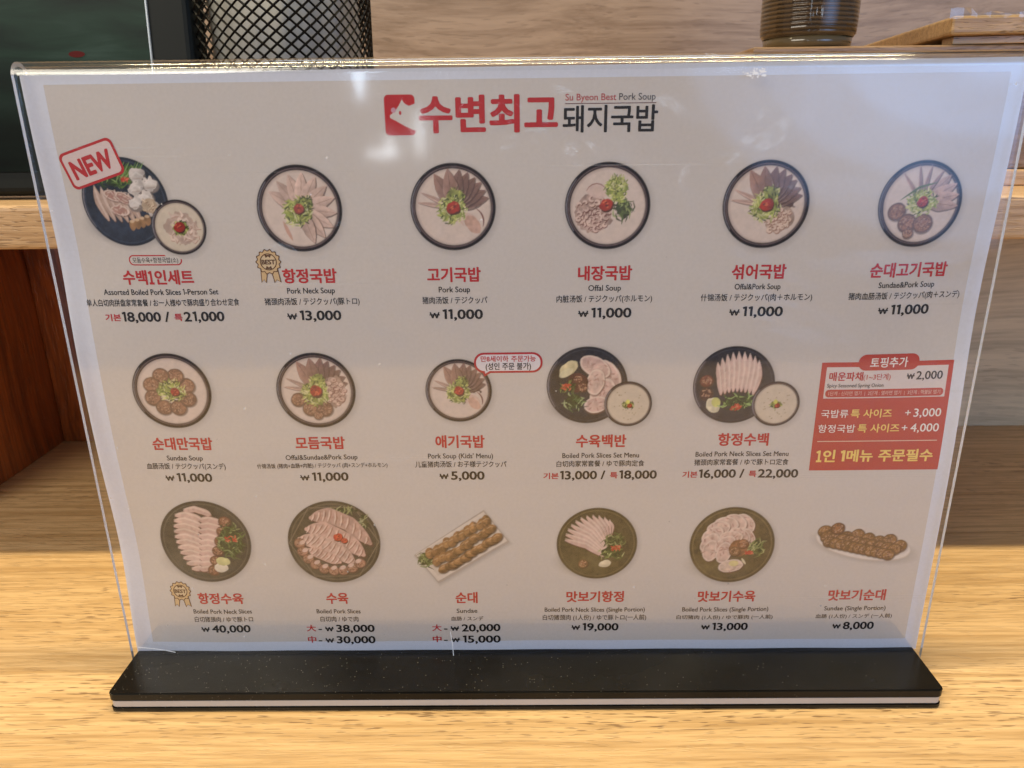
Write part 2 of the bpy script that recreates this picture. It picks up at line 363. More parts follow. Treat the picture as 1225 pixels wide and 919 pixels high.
def fill_poly(bm, pts, off, mi, holes=()):
    """flat printed shape, cut every 5 mm so that it follows the sheet"""
    b = bmesh.new()
    vs = [b.verts.new((x, z, 0)) for x, z in pts]
    es = [b.edges.new((vs[i], vs[(i+1) % len(vs)])) for i in range(len(vs))]
    for h in holes:
        hv = [b.verts.new((x, z, 0)) for x, z in h]; es += [b.edges.new((hv[i], hv[(i+1) % len(hv)])) for i in range(len(hv))]
    bmesh.ops.triangle_fill(b, use_beauty=True, edges=es)
    xs = [p_[0] for p_ in pts]; zs = [p_[1] for p_ in pts]
    for ax, lo, hi in ((0, min(xs), max(xs)), (1, min(zs), max(zs))):
        k = math.ceil(lo/5)*5
        while k < hi:
            co = [0, 0, 0]; no = [0, 0, 0]; co[ax] = k; no[ax] = 1
            bmesh.ops.bisect_plane(b, geom=list(b.verts)+list(b.edges)+list(b.faces), plane_co=co, plane_no=no); k += 5
    m_ = {}
    for v_ in b.verts: m_[v_] = bm.verts.new(S(v_.co.x, v_.co.y, off))
    for f in b.faces:
        try:
            nf = bm.faces.new([m_[v_] for v_ in f.verts]); nf.material_index = mi
            nf.normal_update()
            if nf.normal.y > 0: nf.normal_flip()
        except ValueError: pass
    b.free()
def shape_obj(name, shapes, parent):
    """shapes: list of (points, colour, off, holes)"""
    bm = bmesh.new(); cols = []
    for pts, c, off, holes in shapes:
        if c not in cols: cols.append(c)
        fill_poly(bm, pts, off, cols.index(c), holes)
    me = bpy.data.meshes.new(name); bm.to_mesh(me); bm.free()
    return link(name, me, [ink(c) for c in cols], parent)
def rrect(x0, x1, z0, z1, r, n=6):
    r = min(r, (x1-x0)/2-1e-4, (z1-z0)/2-1e-4); P = []
    for cx, cz, a0 in ((x1-r, z1-r, 0), (x0+r, z1-r, 90), (x0+r, z0+r, 180), (x1-r, z0+r, 270)):
        for k in range(n+1):
            a = math.radians(a0+90*k/n); P.append((cx+r*math.cos(a), cz+r*math.sin(a)))
    return P
def rot(P, cx, cz, deg):
    c, s = math.cos(math.radians(deg)), math.sin(math.radians(deg))
    return [(cx+(x-cx)*c-(z-cz)*s, cz+(x-cx)*s+(z-cz)*c) for x, z in P]
def circ(cx, cz, r, n=40, amp=0, k=0):
    return [(cx+(r+amp*math.cos(k*2*PI*i/n))*math.cos(2*PI*i/n), cz+(r+amp*math.cos(k*2*PI*i/n))*math.sin(2*PI*i/n)) for i in range(n)]

# ---- lettering
TXT = {}
def raw_glyphs(body, off):
    c = bpy.data.curves.new('t', 'FONT'); c.body = body; c.offset = off; c.resolution_u = 3; c.fill_mode = 'FRONT'; c.dimensions = '2D'
    o = bpy.data.objects.new('t', c); COL.objects.link(o)
    dg = bpy.context.evaluated_depsgraph_get(); dg.update()
    me = bpy.data.meshes.new_from_object(o.evaluated_get(dg))
    n = len(me.vertices); co = np.zeros(n*3); me.vertices.foreach_get('co', co); co = co.reshape(-1, 3)[:, :2].copy()
    fs = [tuple(p_.vertices) for p_ in me.polygons]
    bpy.data.objects.remove(o); bpy.data.curves.remove(c); bpy.data.meshes.remove(me)
    return co, fs
def bars(segs, w_):
    V, Fc = [], []
    for (ax, ay), (bx, by) in segs:
        l = math.hypot(bx-ax, by-ay); nx_, ny_ = -(by-ay)/l*w_/2, (bx-ax)/l*w_/2; b0 = len(V)
        V += [(ax-nx_, ay-ny_), (bx-nx_, by-ny_), (bx+nx_, by+ny_), (ax+nx_, ay+ny_)]; Fc.append((b0, b0+1, b0+2, b0+3))
    return np.array(V, float), Fc
def glyphs(body, bold):
    """a line of type; figure one and the won sign are drawn here so that they keep their flag and bar"""
    key = (body, round(bold, 4))
    if key in TXT: return TXT[key]
    hang = any(ord(ch) > 0x2000 and ch != '₩' for ch in body)
    w1 = .085+2*bold
    if body == '₩':
        co, fs = bars([((.02, .70), (.22, .02)), ((.22, .02), (.40, .62)), ((.40, .62), (.58, .02)), ((.58, .02), (.78, .70)), ((-.05, .40), (.85, .40))], .13)
        TXT[key] = (co, fs, np.arange(len(co))//4); return TXT[key]
    if '1' in body and not hang or body.startswith('1인') or '백1' in body:
        x = 0.0; V, Fc = [], []; run = ''
        chunks = []; LY = []
        for ch in body:
            if ch == '1': 
                if run: chunks.append(run); run = ''
                chunks.append('1')
            else: run += ch
        if run: chunks.append(run)
        for ch in chunks:
            if ch == '1':
                top = .80 if hang else .727; lo = -.06 if hang else 0
                if hang: w1 = .11+bold; co, fs = bars([((.20, lo), (.20, top)), ((.20, top-.05), (.03, top-.17)), ((.03, lo+.05), (.38, lo+.05))], w1)
                else: co, fs = bars([((.17, lo), (.17, top)), ((.19, top-w1*.45), (.0, top-.13))], w1)
            else: co, fs, ly = glyphs(ch.strip(), bold)
            if ch == '1': ly = np.arange(len(co))//4
            LY += list(np.broadcast_to(ly, len(co)))
            b0 = len(V); sh_ = x-co[:, 0].min(); V += [(a+sh_, b_) for a, b_ in co]; Fc += [tuple(b0+i for i in f) for f in fs]
            x = max(v_[0] for v_ in V) + (.07 if not (ch.startswith(' ') or ch.endswith(' ')) else .30)
            if ch.endswith(' '): x += .0
        TXT[key] = (np.array(V, float), Fc, np.array(LY)); return TXT[key]
    if bold >= .008:     # heavier weight: shifted copies, each a hair above the last
        co, fs = raw_glyphs(body, 0); n = len(co); V, Fc, lay = [], [], []
        K = 8 if bold >= .02 else 4
        for k in range(K+1):
            dx, dy = ((0, 0) if k == K else (bold*1.05*math.cos(k*2*PI/K+.4), bold*.85*math.sin(k*2*PI/K+.4)))
            V.append(co+np.array([dx, dy])); Fc += [tuple(k*n+i for i in f) for f in fs]; lay += [k]*n
        TXT[key] = (np.concatenate(V), Fc, np.array(lay)); return TXT[key]
    co, fs = raw_glyphs(body, bold); TXT[key] = (co, fs, 0); return TXT[key]
SCALE_H = {'l': .727, 'k': .86, 'c': .86}
def text_obj(name, segs, cx, cz, width, parent, off=.12, align='c', rotdeg=0, label=None, shear=0.0):
    """segs: (text, colour, height mm, bold, dz mm[, gap after]) set one after another; the line is squeezed to width"""
    parts = []; x = 0.0
    for s in segs:
        t, col, h, bold = s[:4]; dz = s[4] if len(s) > 4 else 0; gap = s[5] if len(s) > 5 else None
        if t.strip() == '': x += h*.3*len(t); continue
        co, fs, lay = glyphs(t, bold)
        ref = co[:, 1]
        hgt = .727 if all(ord(ch) < 0x2000 or ch == '₩' for ch in t) else None
        if hgt is None: lo, hi = ref.min(), ref.max()
        else: lo, hi = 0.0, .727
        if any(ch in '(){}|/' for ch in t) and hgt is None: lo, hi = -.09, .80
        k = h/(hi-lo)
        P = np.column_stack(((co[:, 0]-co[:, 0].min())*k + x, (co[:, 1]-(lo+hi)/2)*k + dz))
        P = np.column_stack((P, np.broadcast_to(lay, len(P))*.0015))
        x = P[:, 0].max() + (h*.28 if gap is None else gap)
        parts.append((P, fs, col))
    allx = np.concatenate([p_[0][:, 0] for p_ in parts]); x0, x1 = allx.min(), allx.max()
    sc = width/(x1-x0) if width else 1.0
    ca, sa = math.cos(math.radians(rotdeg)), math.sin(math.radians(rotdeg))
    V, Fc, MI, cols = [], [], [], []
    for P, fs, col in parts:
        if col not in cols: cols.append(col)
        b0 = len(V)
        for px, pz, lz in P:
            if align == 'c': lx = (px-(x0+x1)/2)*sc
            elif align == 'l': lx = (px-x0)*sc
            else: lx = (px-x1)*sc
            lx += shear*pz
            V.append(S(cx+lx*ca-pz*sa, cz+lx*sa+pz*ca, off+lz))
        for f in fs: Fc.append(tuple(b0+i for i in f)); MI.append(cols.index(col))
    me = bpy.data.meshes.new(name); me.from_pydata(V, [], Fc); me.polygons.foreach_set('material_index', MI); me.update()
    o = link(name, me, [ink(c) for c in cols], parent)
    if label: o['label'] = label
    return o

# ---- printed dish pictures: painted with numpy into a colour attribute of a fine grid
class Pic:
    def __init__(s, x0, x1, z0, z1, res=4.2, seed=1):
        s.x0, s.x1, s.z0, s.z1 = x0, x1, z0, z1
        s.nx, s.nz = int((x1-x0)*res)+1, int((z1-z0)*res)+1
        s.X, s.Z = np.meshgrid(np.linspace(x0, x1, s.nx), np.linspace(z0, z1, s.nz))
        s.C = np.ones((s.nz, s.nx, 3))*np.array(PAPER); s.A = np.zeros((s.nz, s.nx)); s.aa = 1/res; s.rng = np.random.RandomState(seed)
        s.grain = s.noise(.9)*.5 + s.noise(2.2)*.5
    def noise(s, cell):
        gx, gz = int((s.x1-s.x0)/cell)+3, int((s.z1-s.z0)/cell)+3
        g = s.rng.rand(gz, gx); fx = (s.X-s.x0)/cell; fz = (s.Z-s.z0)/cell
        ix, iz = fx.astype(int), fz.astype(int); tx, tz = fx-ix, fz-iz; tx = tx*tx*(3-2*tx); tz = tz*tz*(3-2*tz)
        return (g[iz, ix]*(1-tx)+g[iz, ix+1]*tx)*(1-tz) + (g[iz+1, ix]*(1-tx)+g[iz+1, ix+1]*tx)*tz
    def put(s, cov, col, tex=0.0, solid=True):
        col = np.array(col, float); col = np.where(col < .5, .5*(col/.5)**1.25, col); c = col[None, None]*(1+tex*(s.grain[..., None]-.5)*2) if tex else col
        k = np.clip(cov, 0, 1)[..., None]; s.C = s.C*(1-k)+np.clip(c, 0, 1)*k
        if solid: s.A = np.maximum(s.A, np.clip(cov, 0, 1))
    def sd(s, cx, cz, rx, rz, ang=0):
        a = math.radians(ang); dx, dz = s.X-cx, s.Z-cz; u = dx*math.cos(a)+dz*math.sin(a); v_ = -dx*math.sin(a)+dz*math.cos(a)
        q = np.sqrt((u/rx)**2+(v_/rz)**2); return (q-1)*min(rx, rz), u/rx, v_/rz
    def ell(s, cx, cz, rx, rz, ang, col, tex=0.1, soft=0, op=1.0, rough=0.0, shade=0.0):
        d, u, v_ = s.sd(cx, cz, rx, rz, ang)
        if rough: d = d + (s.grain-.5)*rough
        aa = s.aa+soft; cov = np.clip(.5-d/aa, 0, 1)*op
        if shade:
            f = (1+shade*np.clip(v_, -1, 1))[..., None]*np.array(col)
            k = cov[..., None]; s.C = s.C*(1-k)+np.clip(f*(1+tex*(s.grain[..., None]-.5)*2), 0, 1)*k; s.A = np.maximum(s.A, cov)
        else: s.put(cov, col, tex)
    def stroke(s, pts, wd, col, tex=0.1, taper=True, soft=0, te=2.2):
        best = np.full(s.X.shape, 1e9); n = len(pts)-1
        for i in range(n):
            (ax, az), (bx, bz) = pts[i], pts[i+1]; dx, dz = bx-ax, bz-az; l2 = dx*dx+dz*dz+1e-9
            t = np.clip(((s.X-ax)*dx+(s.Z-az)*dz)/l2, 0, 1); d = np.hypot(s.X-ax-t*dx, s.Z-az-t*dz)
            g = (i+t)/n; w_ = wd*(1-.75*np.abs(2*g-1)**te) if taper else wd
            best = np.minimum(best, d-w_/2)
        s.put(np.clip(.5-best/(s.aa+soft), 0, 1), col, tex)
    def arc(s, cx, cz, r, a0, a1, wd, col, **k):
        s.stroke([(cx+r*math.cos(math.radians(a0+(a1-a0)*i/6)), cz+r*math.sin(math.radians(a0+(a1-a0)*i/6))) for i in range(7)], wd, col, **k)
    def shadow(s, cx, cz, rx, rz, ang=0, op=.45, soft=1.6):
        d, _, _ = s.sd(cx+.5, cz-.6, rx, rz, ang); cov = np.clip(.5-d/(2*soft), 0, 1)*op
        s.put(cov, (.16, .14, .15), 0); s.A = np.maximum(s.A, (cov > .01)*1.0)
    # --- food
    def bowl(s, cx, cz, r, soup=(.60, .50, .455), rim=(.020, .012, .016), plate=False, glint=True):
        s.shadow(cx, cz, r, r)
        s.ell(cx, cz, r, r, 0, rim, .3)
        if plate:
            s.ell(cx, cz, r*.94, r*.94, 0, tuple(c*1.9+.004 for c in rim), .3); s.ell(cx, cz, r*.91, r*.91, 0, tuple(c*1.15 for c in rim), .5)
            s.ell(cx-r*.2, cz-r*.5, r*.6, r*.3, 0, tuple(c*2.2 for c in rim), .3, soft=r*.35, op=.6)
        else:
            s.ell(cx, cz, r*.93, r*.93, 0, (.16, .12, .125), .3); s.ell(cx, cz, r*.905, r*.905, 0, (.05, .035, .04), .3)
            s.ell(cx, cz, r*.875, r*.875, 0, tuple(c*.72 for c in soup), .1); s.ell(cx+.02*r, cz-.01*r, r*.85, r*.85, 0, soup, .08, soft=r*.06)
        if glint: s.arc(cx, cz, r*.965, 140, 215, .22, (.30, .29, .33), soft=.2)
    def scallion(s, cx, cz, r, n=70, dark=.25, flat=1.0):
        n = int(n*1.5); R_ = s.rng; s.ell(cx, cz, r*.9, r*.8*flat, 0, (.27, .30, .10), .6, rough=r*.5)
        for i in range(n):
            a = R_.rand()*2*PI; q = r*math.sqrt(R_.rand())*1.0; x, z = cx+q*math.cos(a), cz+q*math.sin(a)*flat; b_ = R_.rand()*PI; l = r*(.10+.15*R_.rand())
            c = (.055, .085, .022) if R_.rand() < dark else ((.50, .52, .20), (.37, .42, .12), (.58, .56, .34), (.22, .29, .07))[R_.randint(4)]
            s.stroke([(x-l*math.cos(b_), z-l*math.sin(b_)), (x+l*.3*math.sin(b_), z), (x+l*math.cos(b_), z+l*math.sin(b_))], .26+.22*R_.rand(), c, tex=.3)
    def dab(s, cx, cz, r, col=(.36, .035, .022)):
        s.ell(cx+.15*r, cz-.2*r, r*1.05, r, 20, (.09, .02, .012), .3, rough=r*.4); s.ell(cx, cz, r, r*.88, 20, col, .6, rough=r*.5)
        for i in range(8):
            a = s.rng.rand()*2*PI; q = r*.7*s.rng.rand(); s.ell(cx+q*math.cos(a), cz+q*math.sin(a), r*.18, r*.12, 30, (.55, .16, .08) if i % 2 else (.16, .02, .015), .2)
    def leaf(s, ax, az, bx, bz, wd, col):
        dx, dz = bx-ax, bz-az; l = math.hypot(dx, dz); t = ((s.X-ax)*dx+(s.Z-az)*dz)/l**2; v_ = (-(s.X-ax)*dz+(s.Z-az)*dx)/l
        tt = np.clip(t, 0, 1); half = wd*np.sin(PI*tt**.85)**.8*(.9+.2*(s.grain-.5)); d = np.maximum(np.abs(v_)-half, np.maximum(-t, t-1)*l)
        return np.clip(.5-d/s.aa, 0, 1), v_/(wd+1e-6), t
    def leafs(s, cx, cz, r, angs, col=(.23, .125, .10), l=.62, w_=.17):
        for i, a in enumerate(angs):
            q = r*l*.72; ax, az = cx+q*math.cos(math.radians(a)), cz+q*math.sin(math.radians(a)); k = .82+.35*s.rng.rand()
            ca, sa = math.cos(math.radians(a)), math.sin(math.radians(a)); e = r*.84*(.9+.1*k); w2 = r*w_*1.12
            cv, v_, t = s.leaf(cx+.25, cz-.3, cx+e*ca+.3, cz+e*sa-.3, w2*1.1, None); s.put(cv*.8, (.10, .055, .05))
            cv, v_, t = s.leaf(cx, cz, cx+e*ca, cz+e*sa, w2, None)
            f = (k*(1+.28*v_)*(.75+.35*t+.5*(s.grain-.5)))[..., None]*np.array(col); edge = np.clip(np.abs(v_)-.72, 0, .2)[..., None]*2.2
            f = f*(1-edge)+edge*np.array((.50, .36, .30)); kk = cv[..., None]; s.C = s.C*(1-kk)+np.clip(f, 0, 1)*kk
            s.stroke([(cx+e*.3*ca, cz+e*.3*sa), (cx+e*.92*ca, cz+e*.92*sa)], .16, tuple(c*.6 for c in col))
    def strips(s, cx, cz, r, n=26, col=(.50, .375, .325), out=(.19, .08, .07), elong=1.0, ang=0):
        R_ = s.rng; ca, sa = math.cos(math.radians(ang)), math.sin(math.radians(ang))
        s.ell(cx, cz, r*.95, r*elong*.95, ang, tuple(c*.78 for c in col), .3, rough=r*.5)
        for i in range(n):
            u, v_ = (R_.rand()*2-1)*r*.85, (R_.rand()*2-1)*r*elong*.8
            if (u/r)**2+(v_/(r*elong))**2 > 1: continue
            x, z = cx+u*ca-v_*sa, cz+u*sa+v_*ca; b_ = R_.rand()*PI; l = r*(.22+.22*R_.rand()); pts = []
            for k in range(5):
                t = k/4-.5; ww = l*.3*math.sin(t*9+i); pts.append((x+2*t*l*math.cos(b_)-ww*math.sin(b_), z+2*t*l*math.sin(b_)+ww*math.cos(b_)))
            s.stroke([(a_+.18, b2-.22) for a_, b2 in pts], r*.17, out, tex=.2); k = .85+.4*R_.rand()
            s.stroke(pts, r*.145, tuple(min(.8, c*k) for c in col), tex=.2)
    def curls(s, cx, cz, r, n, elong=1.0, ang=-20, col=(.57, .43, .38), out=(.17, .06, .05)):
        R_ = s.rng; ca, sa = math.cos(math.radians(ang)), math.sin(math.radians(ang))
        s.ell(cx, cz, r*.97, r*elong*.97, ang, tuple(c*.72 for c in col), .5, rough=1.6)
        for i in range(n):
            q = math.sqrt((i+.5)/n); a0 = i*2.4; u, v_ = r*q*.86*math.cos(a0), r*elong*q*.82*math.sin(a0)
            x, z = cx+u*ca-v_*sa, cz+u*sa+v_*ca; b_ = R_.rand()*2*PI; rr = r*(.12+.12*R_.rand()); sp = (1.6+1.8*R_.rand())*(1 if i % 2 else -1)
            pts = [(x+rr*(1-.09*k)*math.cos(b_+sp*k/3)+k*.12*r*.1*math.cos(b_), z+rr*(1-.09*k)*math.sin(b_+sp*k/3)*.8) for k in range(7)]
            s.stroke([(p0+.15, p1-.2) for p0, p1 in pts], .95, out, tex=.3); k2 = .9+.3*R_.rand(); s.stroke(pts, .72, tuple(min(.75, c*k2) for c in col), tex=.2)
        for i in range(n//3):
            b_ = R_.rand()*PI; q = r*.75*R_.rand(); x, z = cx+q*math.cos(i*1.7), cz+q*elong*math.sin(i*1.7); s.stroke([(x-.7*math.cos(b_), z-.7*math.sin(b_)), (x+.7*math.cos(b_), z+.7*math.sin(b_))], .32, out)
    def sundae(s, cx, cz, r, col=(.27, .155, .105)):
        R_ = s.rng; s.ell(cx+.15, cz-.25, r*1.06, r*1.02, 0, (.10, .055, .04), .2, soft=.3, op=.8)
        s.ell(cx, cz, r, r*.92, R_.rand()*90, tuple(c*.62 for c in col), .2, rough=.3); s.ell(cx, cz, r*.87, r*.8, 0, col, .6, rough=.4)
        for i in range(int(16+r*8)):
            a = R_.rand()*2*PI; q = r*.78*math.sqrt(R_.rand())
            s.ell(cx+q*math.cos(a), cz+q*.9*math.sin(a), .16+.17*R_.rand(), .13, R_.rand()*180, ((.47, .33, .25), (.12, .055, .04), (.40, .25, .17))[i % 3], 0)
    def slice(s, pts, wd, col=(.56, .415, .375), out=(.17, .09, .075), fat=(.66, .53, .475), te=2.2):
        s.stroke([(x+.14, z-.36) for x, z in pts], wd*1.06, out, tex=.1, te=te); k = .93+.14*s.rng.rand()
        s.stroke(pts, wd, tuple(c*k for c in col), tex=.2, te=te)
        s.stroke([(x-.06, z+wd*.25) for x, z in pts], wd*.28, tuple(c*k for c in fat), tex=.1, soft=.25)
    def meat_round(s, cx, cz, r1, r2, ang, col=(.55, .405, .37)):
        s.ell(cx+.25, cz-.35, r1*1.02, r2*1.02, ang, (.16, .09, .075), .1, soft=.3, op=.85)
        s.ell(cx, cz, r1, r2, ang, (.66, .53, .47), .15, rough=.35); s.ell(cx, cz, r1*.86, r2*.84, ang, col, .35, rough=.6)
        for i in range(14):
            a = s.rng.rand()*2*PI; q = .7*math.sqrt(s.rng.rand()); b_ = s.rng.rand()*PI; x, z = cx+r1*q*math.cos(a), cz+r1*q*math.sin(a)*.8
            if s.sd(cx, cz, r1, r2, ang)[0].min() > 0: pass
            s.stroke([(x-.6*math.cos(b_), z-.6*math.sin(b_)), (x+.6*math.cos(b_), z+.6*math.sin(b_))], .28, (.37, .21, .19) if i % 2 else (.64, .50, .45), soft=.2)
    def greens(s, cx, cz, rx, rz, n=46, red=None, cols=((.06, .10, .03), (.11, .17, .05), (.20, .27, .10), (.035, .055, .022))):
        R_ = s.rng; s.ell(cx, cz, rx*.85, rz*.85, 0, (.045, .07, .028), .6, rough=1.2)
        for i in range(n):
            a = R_.rand()*2*PI; q = math.sqrt(R_.rand()); x, z = cx+rx*q*math.cos(a), cz+rz*q*math.sin(a); b_ = R_.rand()*2*PI; l = .6+1.5*R_.rand()
            s.stroke([(x-l*math.cos(b_), z-l*math.sin(b_)), (x+l*.4*math.sin(b_), z-l*.4*math.cos(b_)), (x+l*math.cos(b_), z+l*math.sin(b_))], .25+.35*R_.rand(), cols[R_.randint(4)])
        if red:
            for i in range(18):
                b_ = R_.rand()*PI; x, z = red[0]+(R_.rand()-.5)*red[2]*2, red[1]+(R_.rand()-.5)*red[2]*1.2; s.stroke([(x-.6*math.cos(b_), z-.6*math.sin(b_)), (x+.6*math.cos(b_), z+.6*math.sin(b_))], .45, (.46, .07, .045) if i % 3 else (.6, .2, .13))
    def finish(s, name, parent, off=.07, label=None):
        keep = s.A > .004
        quad = keep[:-1, :-1] | keep[1:, :-1] | keep[:-1, 1:] | keep[1:, 1:]
        jj, ii = np.nonzero(quad); idx = lambda j, i: j*s.nx+i
        Q = np.stack((idx(jj, ii), idx(jj, ii+1), idx(jj+1, ii+1), idx(jj+1, ii)), 1)
        used = np.unique(Q); remap = np.zeros(s.nx*s.nz, int); remap[used] = np.arange(len(used)); Q = remap[Q]
        xs, zs = s.X.ravel()[used], s.Z.ravel()[used]; C = s.C.reshape(-1, 3)[used]
        V = [S(x, z, off) for x, z in zip(xs, zs)]
        me = bpy.data.meshes.new(name); me.from_pydata(V, [], Q.tolist())
        at = me.color_attributes.new('ink', 'FLOAT_COLOR', 'POINT'); at.data.foreach_set('color', np.column_stack((C, np.ones(len(C)))).astype(np.float32).ravel())
        me.polygons.foreach_set('use_smooth', [True]*len(me.polygons))
        o = link(name, me, M['ink'], parent)
        if label: o['label'] = label
        return o

def pic(cx, cz, r, seed, mx=2.6): return Pic(cx-r-mx, cx+r+mx, cz-r-mx, cz+r+mx, seed=seed)
COLX = (-119.0, -70.0, -21.2, 27.6, 77.4, 126.0)
def small_soup(P, cx, cz, r, green=False):
    P.bowl(cx, cz, r, soup=(.56, .485, .41))
    if green:
        P.strips(cx+.8, cz-.4, r*.6, 16, (.58, .46, .40), (.40, .28, .24))
        P.scallion(cx+.5, cz-.3, r*.30, 26, .6); P.dab(cx, cz+.1, r*.19)
    else:
        for i in range(26):
            a = P.rng.rand()*2*PI; q = r*.7*math.sqrt(P.rng.rand()); P.ell(cx+q*math.cos(a), cz+q*math.sin(a), .22, .16, 0, (.36, .29, .20), 0)
        P.scallion(cx, cz-.3, r*.26, 20, .5, .7); P.ell(cx-.1, cz+.8, .7, .8, 0, (.62, .60, .18), .3); P.dab(cx+.5, cz-.6, r*.1)

# 1: set plate of greens, white and beige slices with a small bowl
P = Pic(-141, -97, 160.5, 195.5, seed=3); cx, cz, r = -125.0, 178.6, 13.8
P.bowl(cx, cz, r, rim=(.028, .036, .055), plate=True)
P.greens(cx-1.5, cz+8.2, 6.8, 3.6, 60, red=(cx+1.3, cz+7.2, 1.0), cols=((.07, .12, .04), (.13, .20, .06), (.27, .36, .15), (.05, .08, .03)))
for k in range(16): x = cx-7+k*.75; P.stroke([(x, cz+6+P.rng.rand()*2), (x+1.2, cz+8.5), (x+3.6, cz+11+P.rng.rand()*1.5)], .42, ((.12, .21, .06), (.25, .36, .14))[k % 2])
for k in range(6): x = cx-9.0+k*2.1; P.slice([(x, cz+4.5-k*.5), (x+.6, cz+0), (x+2.6, cz-5.5-.5*k*.3)], 2.5, (.43, .33, .285), (.13, .08, .07), (.56, .45, .40))
for a_, b_, c_ in ((-5, 3, 20), (-1.5, 2.2, 30), (-3.4, -1.6, 10)): P.meat_round(cx+a_+1.5, cz+b_-1, 3.1, 1.5, -c_, (.36, .235, .20))
for a_, b_, rr in ((5, 8.2, 2.6), (8.8, 5.4, 2.7), (4.2, 4.3, 2.6), (6.6, 1.2, 2.9), (3.2, -.6, 2.5), (8.6, -2, 2.2)): P.ell(cx+a_+.2, cz+b_-.4, rr, rr*.85, 0, (.22, .19, .18), .1, soft=.3); P.ell(cx+a_, cz+b_, rr*.95, rr*.8, P.rng.rand()*80, (.55, .50, .475), .35, rough=2.2, shade=.2); P.stroke([(cx+a_-rr*.6, cz+b_-.3), (cx+a_, cz+b_+.7*rr*.5), (cx+a_+rr*.7, cz+b_-.2)], .35, (.66, .62, .60), soft=.3); P.stroke([(cx+a_-rr*.5, cz+b_-1.2), (cx+a_+rr*.6, cz+b_-.9)], .3, (.38, .32, .29), soft=.3)
P.strips(cx+7.5, cz-1.0, 2.4, 14, (.56, .46, .36), (.30, .20, .13))
for k in range(4): P.ell(cx+1.2+k*1.7, cz-7.2+k*.5, 1.0, 1.7, 0, (.33, .21, .12), .5, rough=.4); P.ell(cx+1.2+k*1.7, cz-6.0+k*.5, .75, .45, 0, (.55, .42, .30), .2)
small_soup(P, -109.0, 170.6, 8.7, True)
P.finish('dish_picture', sheet, label='picture of a black plate of sliced pork and greens with a small soup bowl')

